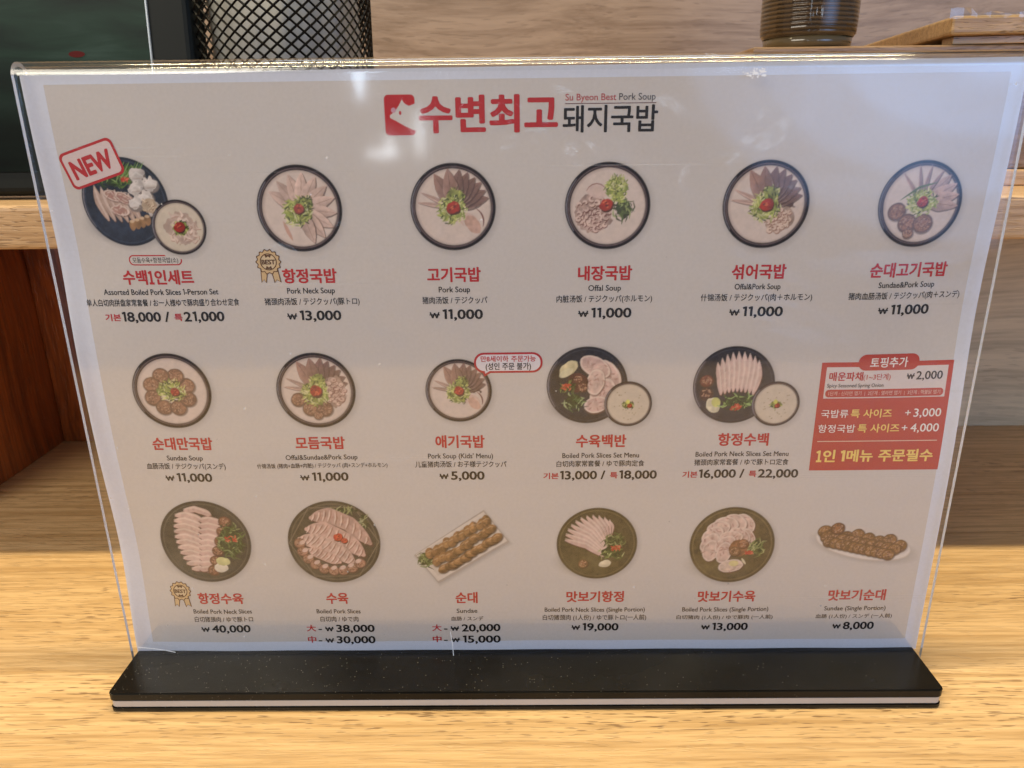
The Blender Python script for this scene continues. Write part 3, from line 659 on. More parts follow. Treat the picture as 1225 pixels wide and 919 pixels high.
def bowlpic(cx, cz, r, seed, kind, label):
    P = pic(cx, cz, r, seed); P.bowl(cx, cz, r)
    hz = lambda: None
    if kind == 'neck':
        P.leafs(cx+.4, cz-.2, r, (150, 128, 106, 84, 62, 40, 18, -6, -30, -52, -72), (.53, .385, .33), .6, .15)
        P.stroke([(cx-5.5, cz-4), (cx-4.4, cz-7), (cx-3.2, cz-9.8)], 1.2, (.50, .33, .27)); P.scallion(cx-.8, cz-1.0, 4.6, 80, .2); P.scallion(cx+1.9, cz+1.4, 2.8, 34, .8); P.dab(cx-.2, cz+.1, 1.6, (.34, .07, .055))
    if kind in ('pork', 'mix', 'all', 'kids'):
        P.leafs(cx, cz, r, (172, 155), (.48, .33, .28), .75, .05)
        P.ell(cx+r*.33, cz+r*.30, r*.42, r*.26, -45, (.13, .07, .06), .5, rough=2); P.leafs(cx, cz+.5, r, (12, 24, 38, 50, 64, 78), (.19, .105, .09), .66, .15); P.leafs(cx, cz+.5, r, (120, 97), (.27, .155, .125), l=.72, w_=.17)
        if kind in ('pork', 'kids'):
            for k in range(5): P.arc(cx+1+k*.7, cz-6.5*r/13.5, (2.4+k*.5)*r/13.5, 20, 150, .9, (.56, .42, .37))
            P.ell(cx+6.2*r/13.5, cz-5.5*r/13.5, 3.2*r/13.5, 2.0*r/13.5, -50, (.52, .36, .30), .3, rough=.5); P.arc(cx+5*r/13.5, cz-4.5*r/13.5, 4.6*r/13.5, -20, 60, .5, (.17, .05, .04))
    if kind == 'mix': P.curls(cx+4.6, cz-5.0, 5.0, 26, .72, 35, (.57, .44, .37), (.30, .17, .13))
    if kind == 'offal':
        P.curls(cx-4.4, cz-2.4, 6.2, 34); P.ell(cx-3.4, cz+4.6, 3.4, 2.0, -10, (.58, .44, .40), .1, op=.8); P.arc(cx-3.6, cz+3.6, 3.4, 20, 160, .3, (.26, .12, .10))
        P.scallion(cx+2.6, cz+5.8, 3.8, 64, .12); P.greens(cx+4.9, cz-.6, 3.0, 3.6, 34, cols=((.05, .08, .035), (.10, .15, .05), (.30, .36, .16), (.035, .05, .025)))
        P.scallion(cx+3.2, cz+3, 2.4, 26, .2); P.dab(cx-.4, cz+.6, 2.1)
    if kind == 'sunpork':
        P.leafs(cx+1, cz+.5, r, (48, 30, 12, -6), (.42, .29, .25), .6, .15)
        P.leafs(cx, cz+1, r, (58, 100, 128, 80), (.40, .27, .24), .7, .045)
        for a_, b_, rr in ((-7.2, -2.2, 2.9), (-3.4, -5.8, 3.0), (1.8, -6.0, 3.2), (-2.6, -9, 1.8)): P.sundae(cx+a_, cz+b_, rr)
        P.scallion(cx+.3, cz+.6, 5.0, 90, .15, .8); P.stroke([(cx-6.5, cz+1.4), (cx-1, cz+5.2), (cx+4.5, cz+6.6)], .7, (.13, .18, .06)); P.dab(cx+.6, cz+.9, 1.8)
    if kind == 'sundae':
        for k in range(8): a = math.radians(k*45+20); P.sundae(cx-.8+6.6*math.cos(a), cz-.2+6.2*math.sin(a), 2.9)
        P.scallion(cx-.3, cz+.2, 4.8, 84, .3, .85); P.dab(cx+.9, cz-.2, 1.5)
    if kind == 'all':
        P.curls(cx+6.4, cz-.4, 4.2, 24, 1.35, 0, (.52, .39, .34), (.24, .12, .10))
        for a_, b_, rr in ((-6.4, -3.2, 2.6), (-2.4, -6.4, 2.9), (2.4, -6.6, 2.9), (0, -9, 1.7)): P.sundae(cx+a_, cz+b_, rr)
    if kind in ('pork', 'mix', 'all', 'kids'):
        P.scallion(cx-.3, cz-.8*r/13.5, 4.7*r/13.5, 84, .15); P.scallion(cx+1, cz+3.4*r/13.5, 2.8*r/13.5, 26, .5); P.dab(cx, cz, 2.1*r/13.5)
    P.ell(cx, cz, r*.85, r*.85, 0, (.60, .5, .46), 0, op=.07)
    P.finish('dish_picture', sheet, label=label)
bowlpic(-69.9, 176.0, 13.5, 11, 'neck', 'picture of pork neck soup in a dark rimmed bowl')
bowlpic(-21.2, 176.0, 13.5, 12, 'pork', 'picture of pork soup with brown slices fanned above scallions')
bowlpic(27.6, 175.8, 13.5, 13, 'offal', 'picture of offal soup with scallions at upper right')
bowlpic(77.4, 175.8, 13.6, 14, 'mix', 'picture of mixed offal and pork soup')
bowlpic(126.0, 175.4, 13.4, 15, 'sunpork', 'picture of blood sausage and pork soup')
bowlpic(-120.0, 115.2, 13.6, 16, 'sundae', 'picture of soup ringed with blood sausage slices')
bowlpic(-70.4, 115.0, 13.6, 17, 'all', 'picture of assorted soup with sausage, offal and pork')
bowlpic(-21.5, 114.5, 11.4, 18, 'kids', 'small picture of the kids pork soup under a speech bubble')

# 10: plate with marbled slices
P = Pic(6, 48, 98.5, 133, seed=20); cx, cz, r = 22.4, 116.1, 13.8
P.bowl(cx, cz, r, rim=(.030, .030, .040), plate=True)
P.meat_round(cx+6.6, cz+3.6, 6.0, 4.2, -55); P.meat_round(cx+2.6, cz+6.6, 5.6, 3.4, -30); P.meat_round(cx+5.4, cz-3.0, 5.6, 4.2, 65); P.meat_round(cx+3.2, cz-7.0, 4.2, 3.0, 15)
P.meat_round(cx+2.8, cz+1.2, 4.8, 3.0, 80, (.57, .43, .39))
P.ell(cx-6.2, cz+6.2, 3.5, 2.2, 35, (.56, .49, .30), .3, rough=.6, shade=.2); P.ell(cx-7.2, cz+4.5, 2.6, 1.3, 30, (.62, .57, .40), .2)
P.ell(cx-3.2, cz+1.0, 3.5, 3.6, 0, (.10, .035, .04), .8, rough=1); P.greens(cx-6.6, cz-.6, 2.6, 1.6, 16, red=(cx-7, cz-.5, 1.5)); P.sundae(cx-3, cz+2.3, 1.7, (.16, .06, .06)); P.sundae(cx-1.6, cz-.6, 1.8, (.17, .07, .06))
P.greens(cx-4.2, cz-5.8, 3.6, 3.2, 34, cols=((.05, .08, .05), (.12, .19, .09), (.35, .42, .26), (.03, .045, .03)))
small_soup(P, 36.6, 109.3, 8.2)
P.finish('dish_picture', sheet, label='picture of a plate of round pork slices with a small soup bowl')
# 11: plate with fanned long slices
P = Pic(56, 98.5, 98.5, 133, seed=21); cx, cz, r = 72.4, 115.7, 13.9
P.bowl(cx, cz, r, rim=(.030, .028, .038), plate=True)
for k in range(9):
    t = k/8; a = math.radians(140-t*95); bx, bz = cx-4.2+t*11.0, cz-3.2+1.2*math.sin(t*PI); tx, tz = cx+1.2+10.2*math.cos(a)*.92, cz+.6+10.6*math.sin(a)
    P.slice([(bx, bz), ((bx+tx)/2+.5, (bz+tz)/2+.3), (tx, tz)], 2.7)
P.sundae(cx-9.4, cz+1.6, 2.3, (.20, .07, .055)); P.sundae(cx-9.2, cz-3.0, 2.3, (.10, .045, .045)); P.ell(cx-6.6, cz-7.4, 2.4, 3.0, 20, (.60, .55, .40), .3, rough=.8, shade=.2); P.ell(cx-5.6, cz-6.2, 1.5, 1.8, 20, (.55, .55, .22), .2)
P.greens(cx+2.0, cz-6.2, 5.6, 2.8, 60, red=(cx+1.2, cz-8, 1.7), cols=((.05, .09, .035), (.10, .17, .05), (.30, .42, .18), (.03, .05, .02)))
small_soup(P, 87.3, 108.8, 8.2)
P.finish('dish_picture', sheet, label='picture of a plate of fanned pork neck slices with a small soup bowl')
# 12: large plate with two columns of slices
P = pic(-117.0, 56.2, 17.0, 22); cx, cz, r = -117.0, 56.2, 17.0
P.bowl(cx, cz, r, rim=(.060, .056, .048), plate=True, glint=False)
for k in range(12):
    t = k/11; z = cz+13.4-t*24.6; lx = cx-6.0-3.6*math.sin(t*PI)**.7+(2.2 if k == 0 else 0)+t*1.6
    P.slice([(lx-2.2, z-.5), (lx+1.8, z+.25), (lx+5.2, z-.9), (lx+7.4, z-2.1)], 2.5, te=5)
for k in range(10):
    t = k/9; z = cz+9.0-t*20.6; lx = cx+.4-.55*k*.6
    P.slice([(lx-1.2, z-.1), (lx+2.2, z+.55), (lx+6.6-.1*k, z-.7)], 2.5, (.55, .40, .365), te=6)
for k in range(6): P.sundae(cx+8.3-k*1.35, cz+8.6-k*4.1, 2.25, (.23, .115, .08))
P.greens(cx+9.6, cz+.4, 5.0, 7.2, 90, red=(cx+9.6, cz+1.2, 2.0), cols=((.08, .11, .045), (.13, .19, .07), (.28, .33, .17), (.06, .075, .03)))
P.ell(cx+4.6, cz-10.8, 2.6, 2.0, 10, (.66, .60, .50), .2, rough=.6, shade=.15); P.ell(cx+5.6, cz-8.2, 2.6, 1.7, -10, (.58, .56, .27), .2, rough=.6, shade=.2)
P.finish('dish_picture', sheet, label='picture of a large plate of boiled pork neck slices with greens')
# 13: heaped plate
P = pic(-69.3, 55.9, 17.0, 23); cx, cz, r = -69.3, 55.9, 17.0
P.bowl(cx, cz, r, rim=(.075, .066, .05), plate=True, glint=False); P.arc(cx, cz, r*.97, 0, 360, .3, (.22, .19, .15), taper=False)
P.greens(cx+4, cz+13, 5, 1.2, 16, cols=((.16, .17, .08), (.30, .32, .17), (.36, .37, .22), (.1, .1, .05))); P.greens(cx+11.5, cz+8, 1.6, 3.4, 16, cols=((.12, .12, .06), (.30, .31, .17), (.34, .35, .22), (.1, .1, .05)))
def heap(P, pts, wd, n, col=(.55, .40, .355), ang=70):
    P.stroke([(x+.4, z-.7) for x, z in pts], wd*1.05, (.13, .075, .06), te=4, soft=.4)
    P.stroke(pts, wd, col, tex=.35, te=4)
    for k in range(n):
        t = (k+.5)/n*(len(pts)-1); i_ = min(int(t), len(pts)-2); f = t-i_; x = pts[i_][0]*(1-f)+pts[i_+1][0]*f; z = pts[i_][1]*(1-f)+pts[i_+1][1]*f
        hh = wd*.42*(1-.5*abs(2*(k+.5)/n-1)**3); a = math.radians(ang+P.rng.rand()*22-11)
        P.stroke([(x-hh*math.cos(a), z-hh*math.sin(a)), (x+.35, z), (x+hh*math.cos(a)+.2, z+hh*math.sin(a))], .42, (.33, .19, .155), tex=.3)
        P.stroke([(x-.55-hh*.9*math.cos(a), z-hh*.9*math.sin(a)), (x-.2, z), (x-.4+hh*.9*math.cos(a), z+hh*.9*math.sin(a))], .5, (.66, .52, .465), tex=.2)
        if k % 2: P.stroke([(x+.5, z-hh*.5), (x+1.3, z-hh*.1)], .5, (.44, .28, .24), soft=.2)
heap(P, [(cx-7.6, cz+10.2), (cx-1, cz+11.2), (cx+6, cz+7.6), (cx+13.2, cz-.6)], 6.0, 10, (.46, .33, .29), 80)
heap(P, [(cx-9.6, cz+5.6), (cx-3, cz+5.2), (cx+5, cz+.4), (cx+10.4, cz-5.4)], 6.4, 11, (.52, .37, .325), 62)
heap(P, [(cx-12.6, cz+1.6), (cx-6.5, cz+.6), (cx+1, cz-3.4), (cx+6.6, cz-8.6)], 6.2, 11, (.55, .405, .355), 55)
heap(P, [(cx-9.6, cz-2.8), (cx-4, cz-5.4), (cx+1.5, cz-8.4)], 4.4, 7, (.53, .38, .33), 50)
for k in range(9): a = math.radians(186+k*15.5); P.sundae(cx+13.2*math.cos(a)+.4, cz+13.2*math.sin(a)+1.2, 2.15, (.36, .215, .16)); P.ell(cx+12.2*math.cos(a)+.4, cz+12.2*math.sin(a)+1.4, 1.2, .8, 30, (.60, .45, .40), .2)
P.dab(cx+1.6, cz+2.2, 1.7, (.50, .09, .06)); P.dab(cx+3.8, cz+.7, 1.2, (.46, .09, .06))
P.finish('dish_picture', sheet, label='picture of a large plate heaped with boiled pork slices')
# 14: long white tray of blood sausage
P = Pic(-43.5, -1.5, 34.5, 72.5, seed=24)
def polycov(P, pts, soft=0.0):
    d = np.full(P.X.shape, -1e9); n = len(pts)
    for i in range(n):
        (ax, az), (bx, bz) = pts[i], pts[(i+1) % n]; nx_, nz_ = (bz-az), -(bx-ax); l = math.hypot(nx_, nz_)
        d = np.maximum(d, ((P.X-ax)*nx_+(P.Z-az)*nz_)/l)
    return np.clip(.5-d/(P.aa+soft), 0, 1)
tr = [(-40.2, 50.4), (-31.6, 38.2), (-4.8, 55.6), (-14.0, 68.8)]
c0 = polycov(P, [(x+.5, z-.7) for x, z in tr], 1.6)*.45; P.put(c0, (.16, .14, .15), 0)
P.put(polycov(P, tr), (.40, .36, .33), .05); P.put(polycov(P, [(-39.6, 50.6), (-31.7, 39.2), (-5.6, 56.0), (-14.1, 68.0)]), (.60, .54, .49), .05)
P.put(polycov(P, [(-38.3, 50.8), (-31.6, 41.6), (-7.2, 56.6), (-14.2, 66.4)]), (.53, .475, .43), .1)
P.greens(-36.0, 48.4, 2.6, 3.2, 44, cols=((.12, .16, .06), (.2, .25, .1), (.34, .37, .2), (.08, .1, .04)))
for row in (0, 2, 1):
    for k in range(11):
        t = k/10; x = -34.0+row*2.5+t*(20.6-row*.4)+P.rng.rand()*1.1-.55; z = 51.0-row*3.4+t*13.2+P.rng.rand()*1.1-.55; a = (75, 50, 22)[row]+P.rng.rand()*44-22
        P.ell(x+.35, z-.45, 2.5, 1.75, a, (.07, .035, .015), .2, soft=.3, op=.85); P.ell(x, z, 2.4, 1.6, a, (.24, .13, .055), .7, rough=.5, shade=.35)
        P.ell(x-.3, z+.35, 1.5, .75, a, (.36, .22, .11), .7, rough=.5); P.stroke([(x-1.2, z+.2), (x, z+1.0), (x+1.0, z+.9)], .3, (.50, .36, .24), soft=.2)
P.finish('dish_picture', sheet, label='picture of a long white tray of sliced blood sausage')
# 15
P = pic(27.3, 54.6, 14.8, 25); cx, cz, r = 27.3, 54.6, 14.8
P.bowl(cx, cz, r, rim=(.085, .072, .040), plate=True, glint=False)
for k in range(11):
    t = k/10; a = math.radians(52+t*128); sx_, sz_ = cx-.6+9.4*math.cos(a)*1.05, cz+1.2+9.6*math.sin(a); ex, ez = cx+4.2-1.4*t, cz+2.0-7.4*t
    P.slice([(sx_-1, sz_+.4), ((sx_+ex)/2, (sz_+ez)/2+1.5), (ex, ez)], 2.5)
P.sundae(cx-5.0, cz-8.4, 1.9, (.27, .17, .09)); P.greens(cx+6.3, cz+1.0, 3.8, 2.6, 34, cols=((.10, .13, .05), (.17, .21, .09), (.29, .32, .17), (.07, .08, .03)))
P.greens(cx+5.2, cz-3.6, 4.6, 2.6, 34, red=(cx+7.2, cz-2.0, 1.7), cols=((.12, .16, .06), (.22, .28, .1), (.42, .45, .25), (.08, .1, .04)))
P.ell(cx+3.2, cz-8.4, 2.5, 1.5, 15, (.62, .55, .40), .2, rough=.6, shade=.2)
P.finish('dish_picture', sheet, label='picture of a plate of pork neck slices, single portion')
# 16
P = pic(76.9, 53.6, 15.6, 26); cx, cz, r = 76.9, 53.6, 15.6
P.bowl(cx, cz, r, rim=(.10, .080, .042), plate=True, glint=False)
for k in range(7): t = k/6; a = math.radians(70+t*130); P.meat_round(cx+1+9.2*math.cos(a), cz+.8+8.6*math.sin(a), 4.4, 3.0, math.degrees(a)+60, (.58, .44, .39))
for k in range(5): t = k/4; a = math.radians(48+t*150); P.meat_round(cx+2.0+5.0*math.cos(a), cz-1.4+5.4*math.sin(a), 4.4, 2.8, math.degrees(a)+60, (.57, .425, .375))
P.meat_round(cx+.2, cz-8.6, 4.6, 2.6, 10, (.60, .47, .40))
P.ell(cx+2.8, cz-1.2, 3.6, 3.4, 0, (.30, .16, .09), .7, rough=1); P.sundae(cx+1.2, cz-2.6, 2.0, (.30, .18, .10)); P.sundae(cx+4.0, cz+.6, 2.0, (.32, .17, .10))
P.greens(cx+9.2, cz-1.0, 3.0, 3.2, 40, red=(cx+6.6, cz-3.2, 1.2), cols=((.13, .15, .06), (.2, .24, .1), (.36, .38, .2), (.08, .09, .04))); P.ell(cx+1.2, cz-7.6, 1.8, 1.2, 0, (.62, .54, .30), .2); P.stroke([(cx+4, cz-5.5), (cx+5.6, cz-8)], .8, (.62, .56, .42))
P.finish('dish_picture', sheet, label='picture of a plate of round pork slices, single portion')
# 17: boat shaped dish
P = Pic(103.5, 146.5, 40, 68, seed=27); cx, cz = 124.9, 53.6
d, _, _ = P.sd(cx+.6, cz-1.2, 18.2, 5.6, -12); P.put(np.clip(.5-d/2.2, 0, 1)*.5, (.2, .17, .16), 0)
P.ell(cx, cz-.2, 18.0, 6.1, -12, (.50, .45, .41), .05); P.ell(cx, cz+.3, 17.9, 6.1, -12, (.66, .61, .57), .05); P.ell(cx+.2, cz+1.2, 17.0, 5.6, -12, (.56, .51, .48), .05)
for rw, (n_, z0, rr) in enumerate(((8, 2.4, 2.7), (10, .2, 2.6), (11, -2.0, 2.4))):
    for k in range(n_):
        t = k/(n_-1); x = cx-14.6+rw*1.0+t*(28-rw*2.8); z = cz+z0+3.2-t*5.6+(.9*math.sin(k*2.4) if rw == 0 else 0)
        P.sundae(x, z, rr, (.26, .155, .065))
P.sundae(cx-10.2, cz+6.8, 2.5, (.25, .13, .055))
P.finish('dish_picture', sheet, label='picture of blood sausage in a boat shaped white dish')

# ---- logo: white pig head cut out of a red rounded square
P = Pic(-41.8, -29.6, 196.6, 210.6, res=7, seed=31)
cov = polycov(P, [(x, z) for x, z in rrect(-41.0, -31.6, 197.7, 209.4, 1.6)[::-1]][::-1][::-1]) if False else None
xx = np.maximum(np.abs(P.X+36.4)-3.3, 0); zz = np.maximum(np.abs(P.Z-203.6)-4.5, 0); d = np.hypot(xx, zz)-1.35
P.put(np.clip(.5-d/P.aa, 0, 1), RED, .05)
head = [(-39.4, 203.6), (-37.9, 204.6), (-36.7, 206.2), (-35.6, 208.0), (-34.9, 206.9), (-33.6, 206.2), (-31.2, 207.0), (-30.0, 206.0), (-30.0, 198.6), (-32.6, 199.3), (-35.2, 200.5), (-37.6, 201.9), (-39.4, 202.8)]
def inside(P, pts):
    c = np.zeros(P.X.shape, bool); n = len(pts)
    for i in range(n):
        (ax, az), (bx, bz) = pts[i], pts[(i+1) % n]
        if az == bz: continue
        c ^= ((P.Z < az) != (P.Z < bz)) & (P.X < (bx-ax)*(P.Z-az)/(bz-az)+ax)
    return c*1.0
P.put(inside(P, head)*(P.A > 0), PAPER, 0); P.ell(-36.3, 204.2, .38, .6, 0, RED, 0); P.ell(-38.3, 205.0, .75, .75, 0, (.50, .30, .36), 0)
P.finish('logo_emblem', sheet, label='red square emblem with a pale pig head cut out')
text_obj('logo_name', [('수변최고', RED, 11.0, .034)], -9.5, 203.7, 42.4, sheet, label='large red Korean restaurant name')
text_obj('logo_name', [('돼지국밥', BLACK, 7.9, .018)], 27.6, 201.9, 29.0, sheet, label='black Korean words beside the red name')
shape_obj('logo_rule', [([(13.8, 206.2), (41.4, 206.2), (41.4, 206.42), (13.8, 206.42)], (.12, .05, .05), .08, ())], sheet)
text_obj('logo_tagline', [('Su Byeon Best', (.40, .06, .06), 2.0, .004, 0, .9), ('Pork Soup', (.06, .06, .07), 2.0, .004)], 27.5, 208.2, 27.2, sheet)

# ---- dish texts
def price(v, w_, cx, cz): return text_obj('price', [('₩', BLACK, 2.2, .028, -.35, .7), (v, BLACK, 3.3, .028)], cx, cz, w_, sheet)
def two(a, b, cx, cz, w_): return text_obj('price', [('기본', RED, 2.5, .03, -.3, .35), (a, BLACK, 3.3, .028, 0, 1.1), ('/', BLACK, 3.4, .022, 0, 1.4), ('특', RED, 2.5, .03, -.3, .45), (b, BLACK, 3.3, .028)], cx, cz, w_, sheet)
rows = [
 (154.6, 149.8, 146.1, 141.5, [
  (-118.4, '수백1인세트', 23.5, 'Assorted Boiled Pork Slices 1-Person Set', 38.2, '单人白切肉拼盘家常套餐 / お一人様ゆで豚肉盛り合わせ定食', 51.0, ('18,000', '21,000', 40.0)),
  (-68.8, '항정국밥', 17.7, 'Pork Neck Soup', 15.7, '猪颈肉汤饭 / テジクッパ(豚トロ)', 31.4, ('13,000', 18.0)),
  (-21.7, '고기국밥', 17.5, 'Pork Soup', 10.3, '猪肉汤饭 / テジクッパ', 21.4, ('11,000', 17.7)),
  (27.4, '내장국밥', 17.6, 'Offal Soup', 10.7, '内脏汤饭 / テジクッパ(ホルモン)', 31.4, ('11,000', 17.6)),
  (77.2, '섞어국밥', 17.6, 'Offal&Pork Soup', 14.9, '什锦汤饭 / テジクッパ(肉＋ホルモン)', 36.4, ('11,000', 17.6)),
  (126.0, '순대고기국밥', 25.9, 'Sundae&Pork Soup', 19.0, '猪肉血肠汤饭 / テジクッパ(肉＋スンデ)', 37.6, ('11,000', 17.4))]),
 (95.6, 90.2, 86.9, 82.6, [
  (-119.4, '순대만국밥', 21.4, 'Sundae Soup', 12.9, '血肠汤饭 / テジクッパ(スンデ)', 28.4, ('11,000', 17.0)),
  (-70.8, '모듬국밥', 17.4, 'Offal&Sundae&Pork Soup', 25.4, '什锦汤饭 (猪肉+血肠+内脏) / テジクッパ (肉+スンデ+ホルモン)', 46.2, ('11,000', 17.2)),
  (-21.7, '애기국밥', 17.3, "Pork Soup (Kids' Menu)", 23.0, '儿童猪肉汤饭 / お子様テジクッパ', 32.4, ('5,000', 16.1)),
  (27.7, '수육백반', 17.6, 'Boiled Pork Slices Set Menu', 27.0, '白切肉家常套餐 / ゆで豚肉定食', 31.0, ('13,000', '18,000', 40.3)),
  (77.4, '항정수백', 17.7, 'Boiled Pork Neck Slices Set Menu', 32.6, '猪颈肉家常套餐 / ゆで豚トロ定食', 33.2, ('16,000', '22,000', 41.0))]),
 (31.9, 26.2, 22.6, 18.5, [
  (-114.6, '항정수육', 17.4, 'Boiled Pork Neck Slices', 22.4, '白切猪颈肉 / ゆで豚トロ', 22.4, ('40,000', 19.0)),
  (-70.2, '수육', 8.4, 'Boiled Pork Slices', 16.8, '白切肉 / ゆで肉', 14.6, None),
  (-21.3, '순대', 8.4, 'Sundae', 7.9, '血肠 / スンデ', 12.4, None),
  (27.2, '맛보기항정', 21.7, 'Boiled Pork Neck Slices (Single Portion)', 38.0, '白切猪颈肉 (1人份) / ゆで豚トロ(一人前)', 39.4, ('19,000', 18.0)),
  (76.6, '맛보기수육', 21.7, 'Boiled Pork Slices (Single Portion)', 32.6, '白切猪肉 (1人份) / ゆで豚肉 (一人前)', 36.5, ('13,000', 17.8)),
  (125.6, '맛보기순대', 21.6, 'Sundae (Single Portion)', 23.2, '血肠 (1人份) / スンデ (一人前)', 29.0, ('8,000', 15.8))])]
for zn, zd, zc, zp, items in rows:
    for cx, nm, nw, d_, dw, c_, cw, pr in items:
        text_obj('dish_name', [(nm, RED, 4.9, .034)], cx, zn, nw, sheet)
        text_obj('dish_description', [(d_, BLACK, 1.95, .014)], cx, zd, dw, sheet)
        text_obj('dish_description', [(c_, BLACK, 2.3 if cw/len(c_) > 1.6 else 1.8, .013)], cx, zc, cw, sheet)
        if pr and len(pr) == 3: two(pr[0], pr[1], cx, zp, pr[2])
        elif pr: price(pr[0], pr[1], cx+.3, zp)
for cx, big, small in ((-70.1, '38,000', '30,000'), (-21.8, '20,000', '15,000')):
    for z, t, v in ((18.5, '大', big), (13.3, '中', small)):
        text_obj('price', [(t, RED, 3.0, .02, 0, .7), ('-', BLACK, 3.1, .012, 0, 1.0), ('₩', BLACK, 2.2, .028, -.35, .8), (v, BLACK, 3.3, .028)], cx, z, 26.2, sheet)

# pill over the first name
shape_obj('caption_pill', [(rrect(-127.1, -109.6, 158.5, 161.9, 1.6), RED, .06, ()), (rrect(-126.7, -110.0, 158.9, 161.5, 1.25), PAPER, .08, ())], sheet)
text_obj('caption_lettering', [('모둠수육+항정국밥(소)', BLACK, 1.75, .008)], -118.35, 160.2, 15.0, sheet)
# NEW stamp
ns = shape_obj('new_stamp', [(rot(rrect(-142.5, -124.2, 184.6, 196.0, 1.9), -133.4, 190.3, 17.5), RED, .16, ()), (rot(rrect(-141.7, -125.0, 185.4, 195.2, 1.4), -133.4, 190.3, 17.5), (.62, .50, .49), .18, ()),
                          ], sheet)
text_obj('lettering', [('NEW', RED, 5.6, .045)], -133.4, 190.3, 13.8, ns, off=.22, rotdeg=17.5)
# BEST rosettes
def badge(cx, cz):
    D = (.10, .045, .02); G = (.56, .40, .22)
    rb = []
    for sgn in (-1, 1):
        pts = [(cx+sgn*.4, cz-2.6), (cx+sgn*2.9, cz-2.4), (cx+sgn*3.3+.3, cz-6.8), (cx+sgn*2.1, cz-5.9), (cx+sgn*1.3, cz-7.0)]
        rb += [(pts, D, .14, ())]
        mx_, mz_ = sum(p_[0] for p_ in pts)/5, sum(p_[1] for p_ in pts)/5
        rb += [([(mx_+(x-mx_)*.74, mz_+(z-mz_)*.80) for x, z in pts], G, .15, ())]
    o = shape_obj('best_rosette', rb+[(circ(cx, cz, 3.95, 96, .28, 14), D, .16, ()), (circ(cx, cz, 3.58, 96, .26, 14), G, .17, ()), (circ(cx, cz, 2.75), D, .18, ()), (circ(cx, cz, 2.42), (.60, .47, .30), .19, ()),
        ([(cx-1.1, cz+2.3), (cx-.7, cz+1.3), (cx, cz+1.8), (cx+.7, cz+1.3), (cx+1.1, cz+2.3)], D, .20, ()), ([(cx-1.1, cz-2.3), (cx-.7, cz-1.3), (cx, cz-1.8), (cx+.7, cz-1.3), (cx+1.1, cz-2.3)], D, .20, ())], sheet)
    text_obj('lettering', [('BEST', D, 1.5, .045)], cx, cz, 4.5, o, off=.23)
badge(-81.7, 159.3); badge(-129.7, 34.9)
# speech bubble
bb = shape_obj('speech_bubble', [(rrect(-16.0, 7.2, 120.9, 128.1, 3.4), (.40, .02, .03), .16, ()), ([(-13.6, 122.4), (-12.6, 119.6), (-9.6, 121.4)], (.40, .02, .03), .155, ()),
      (rrect(-15.3, 6.5, 121.6, 127.4, 2.8), (.66, .62, .66), .18, ()), ([(-12.6, 122.4), (-12.2, 120.7), (-10.4, 121.8)], (.66, .62, .66), .175, ())], sheet)
text_obj('lettering', [('만8세이하', RED, 2.15, .022, 0, .9), ('주문가능', RED, 2.15, .022)], -4.4, 125.9, 18.6, bb, off=.22)
text_obj('lettering', [('(성인 주문 불가)', BLACK, 2.4, .022)], -4.4, 123.2, 15.4, bb, off=.22)
# topping panel
tp = shape_obj('topping_panel', [([(101.5, 83.6), (146.9, 83.6), (146.9, 123.5), (101.5, 123.5)], PANELRED, .08, ()),
     ([(103.3, 110.6), (145.2, 110.6), (145.2, 121.8), (103.3, 121.8)], (.62, .55, .53), .10, ()),
     (rrect(113.7, 134.7, 120.5, 126.2, 2.7), PANELRED, .14, ()), (rrect(103.8, 144.6, 111.0, 113.8, 1.3), PANELRED, .13, ()),
     ([(103.2, 94.55), (145.0, 94.55), (145.0, 94.85), (103.2, 94.85)], (.66, .52, .40), .12, ())], sheet)
text_obj('lettering', [('토핑추가', WHITE, 3.6, .016)], 124.2, 123.3, 13.0, tp, off=.2)
text_obj('lettering', [('매운파채', RED, 3.2, .026, 0, .2), ('(1~3단계)', RED, 2.2, .006, -.3)], 104.4, 118.5, 21.0, tp, off=.2, align='l')
text_obj('lettering', [('₩', BLACK, 2.1, .024, -.3, .6), ('2,000', BLACK, 3.0, .018)], 143.6, 118.5, 12.6, tp, off=.2, align='r')
text_obj('lettering', [('Spicy Seasoned Spring Onion', BLACK, 1.4, .004)], 104.1, 115.3, 19.2, tp, off=.2, align='l')
PK = (.66, .42, .36)
text_obj('lettering', [('1단계 : 신라면 맵기  |  2단계 : 열라면 맵기  |  3단계 : 핵불닭 맵기', PK, 1.5, .006)], 124.2, 112.4, 38.6, tp, off=.2)
text_obj('lettering', [('국밥류', WHITE, 3.0, .006, 0, .8), ('특 사이즈', YEL, 3.2, .020)], 103.3, 105.0, 24.4, tp, off=.2, align='l')
text_obj('lettering', [('+', WHITE, 2.8, .008, 0, 1.0), ('3,000', WHITE, 3.1, .010)], 144.9, 105.1, 12.6, tp, off=.2, align='r')
text_obj('lettering', [('항정국밥', WHITE, 3.0, .006, 0, .8), ('특 사이즈', YEL, 3.2, .020)], 102.9, 99.5, 28.2, tp, off=.2, align='l')
text_obj('lettering', [('+', WHITE, 2.8, .008, 0, 1.0), ('4,000', WHITE, 3.1, .010)], 144.9, 99.6, 13.0, tp, off=.2, align='r')
text_obj('lettering', [('1인', YEL, 4.7, .03, 0, 1.6), ('1', YEL, 4.2, .035, 0, .5), ('메뉴', YEL, 4.7, .03, 0, 1.8), ('주문필수', YEL, 4.7, .03)], 123.8, 89.2, 41.0, tp, off=.2)

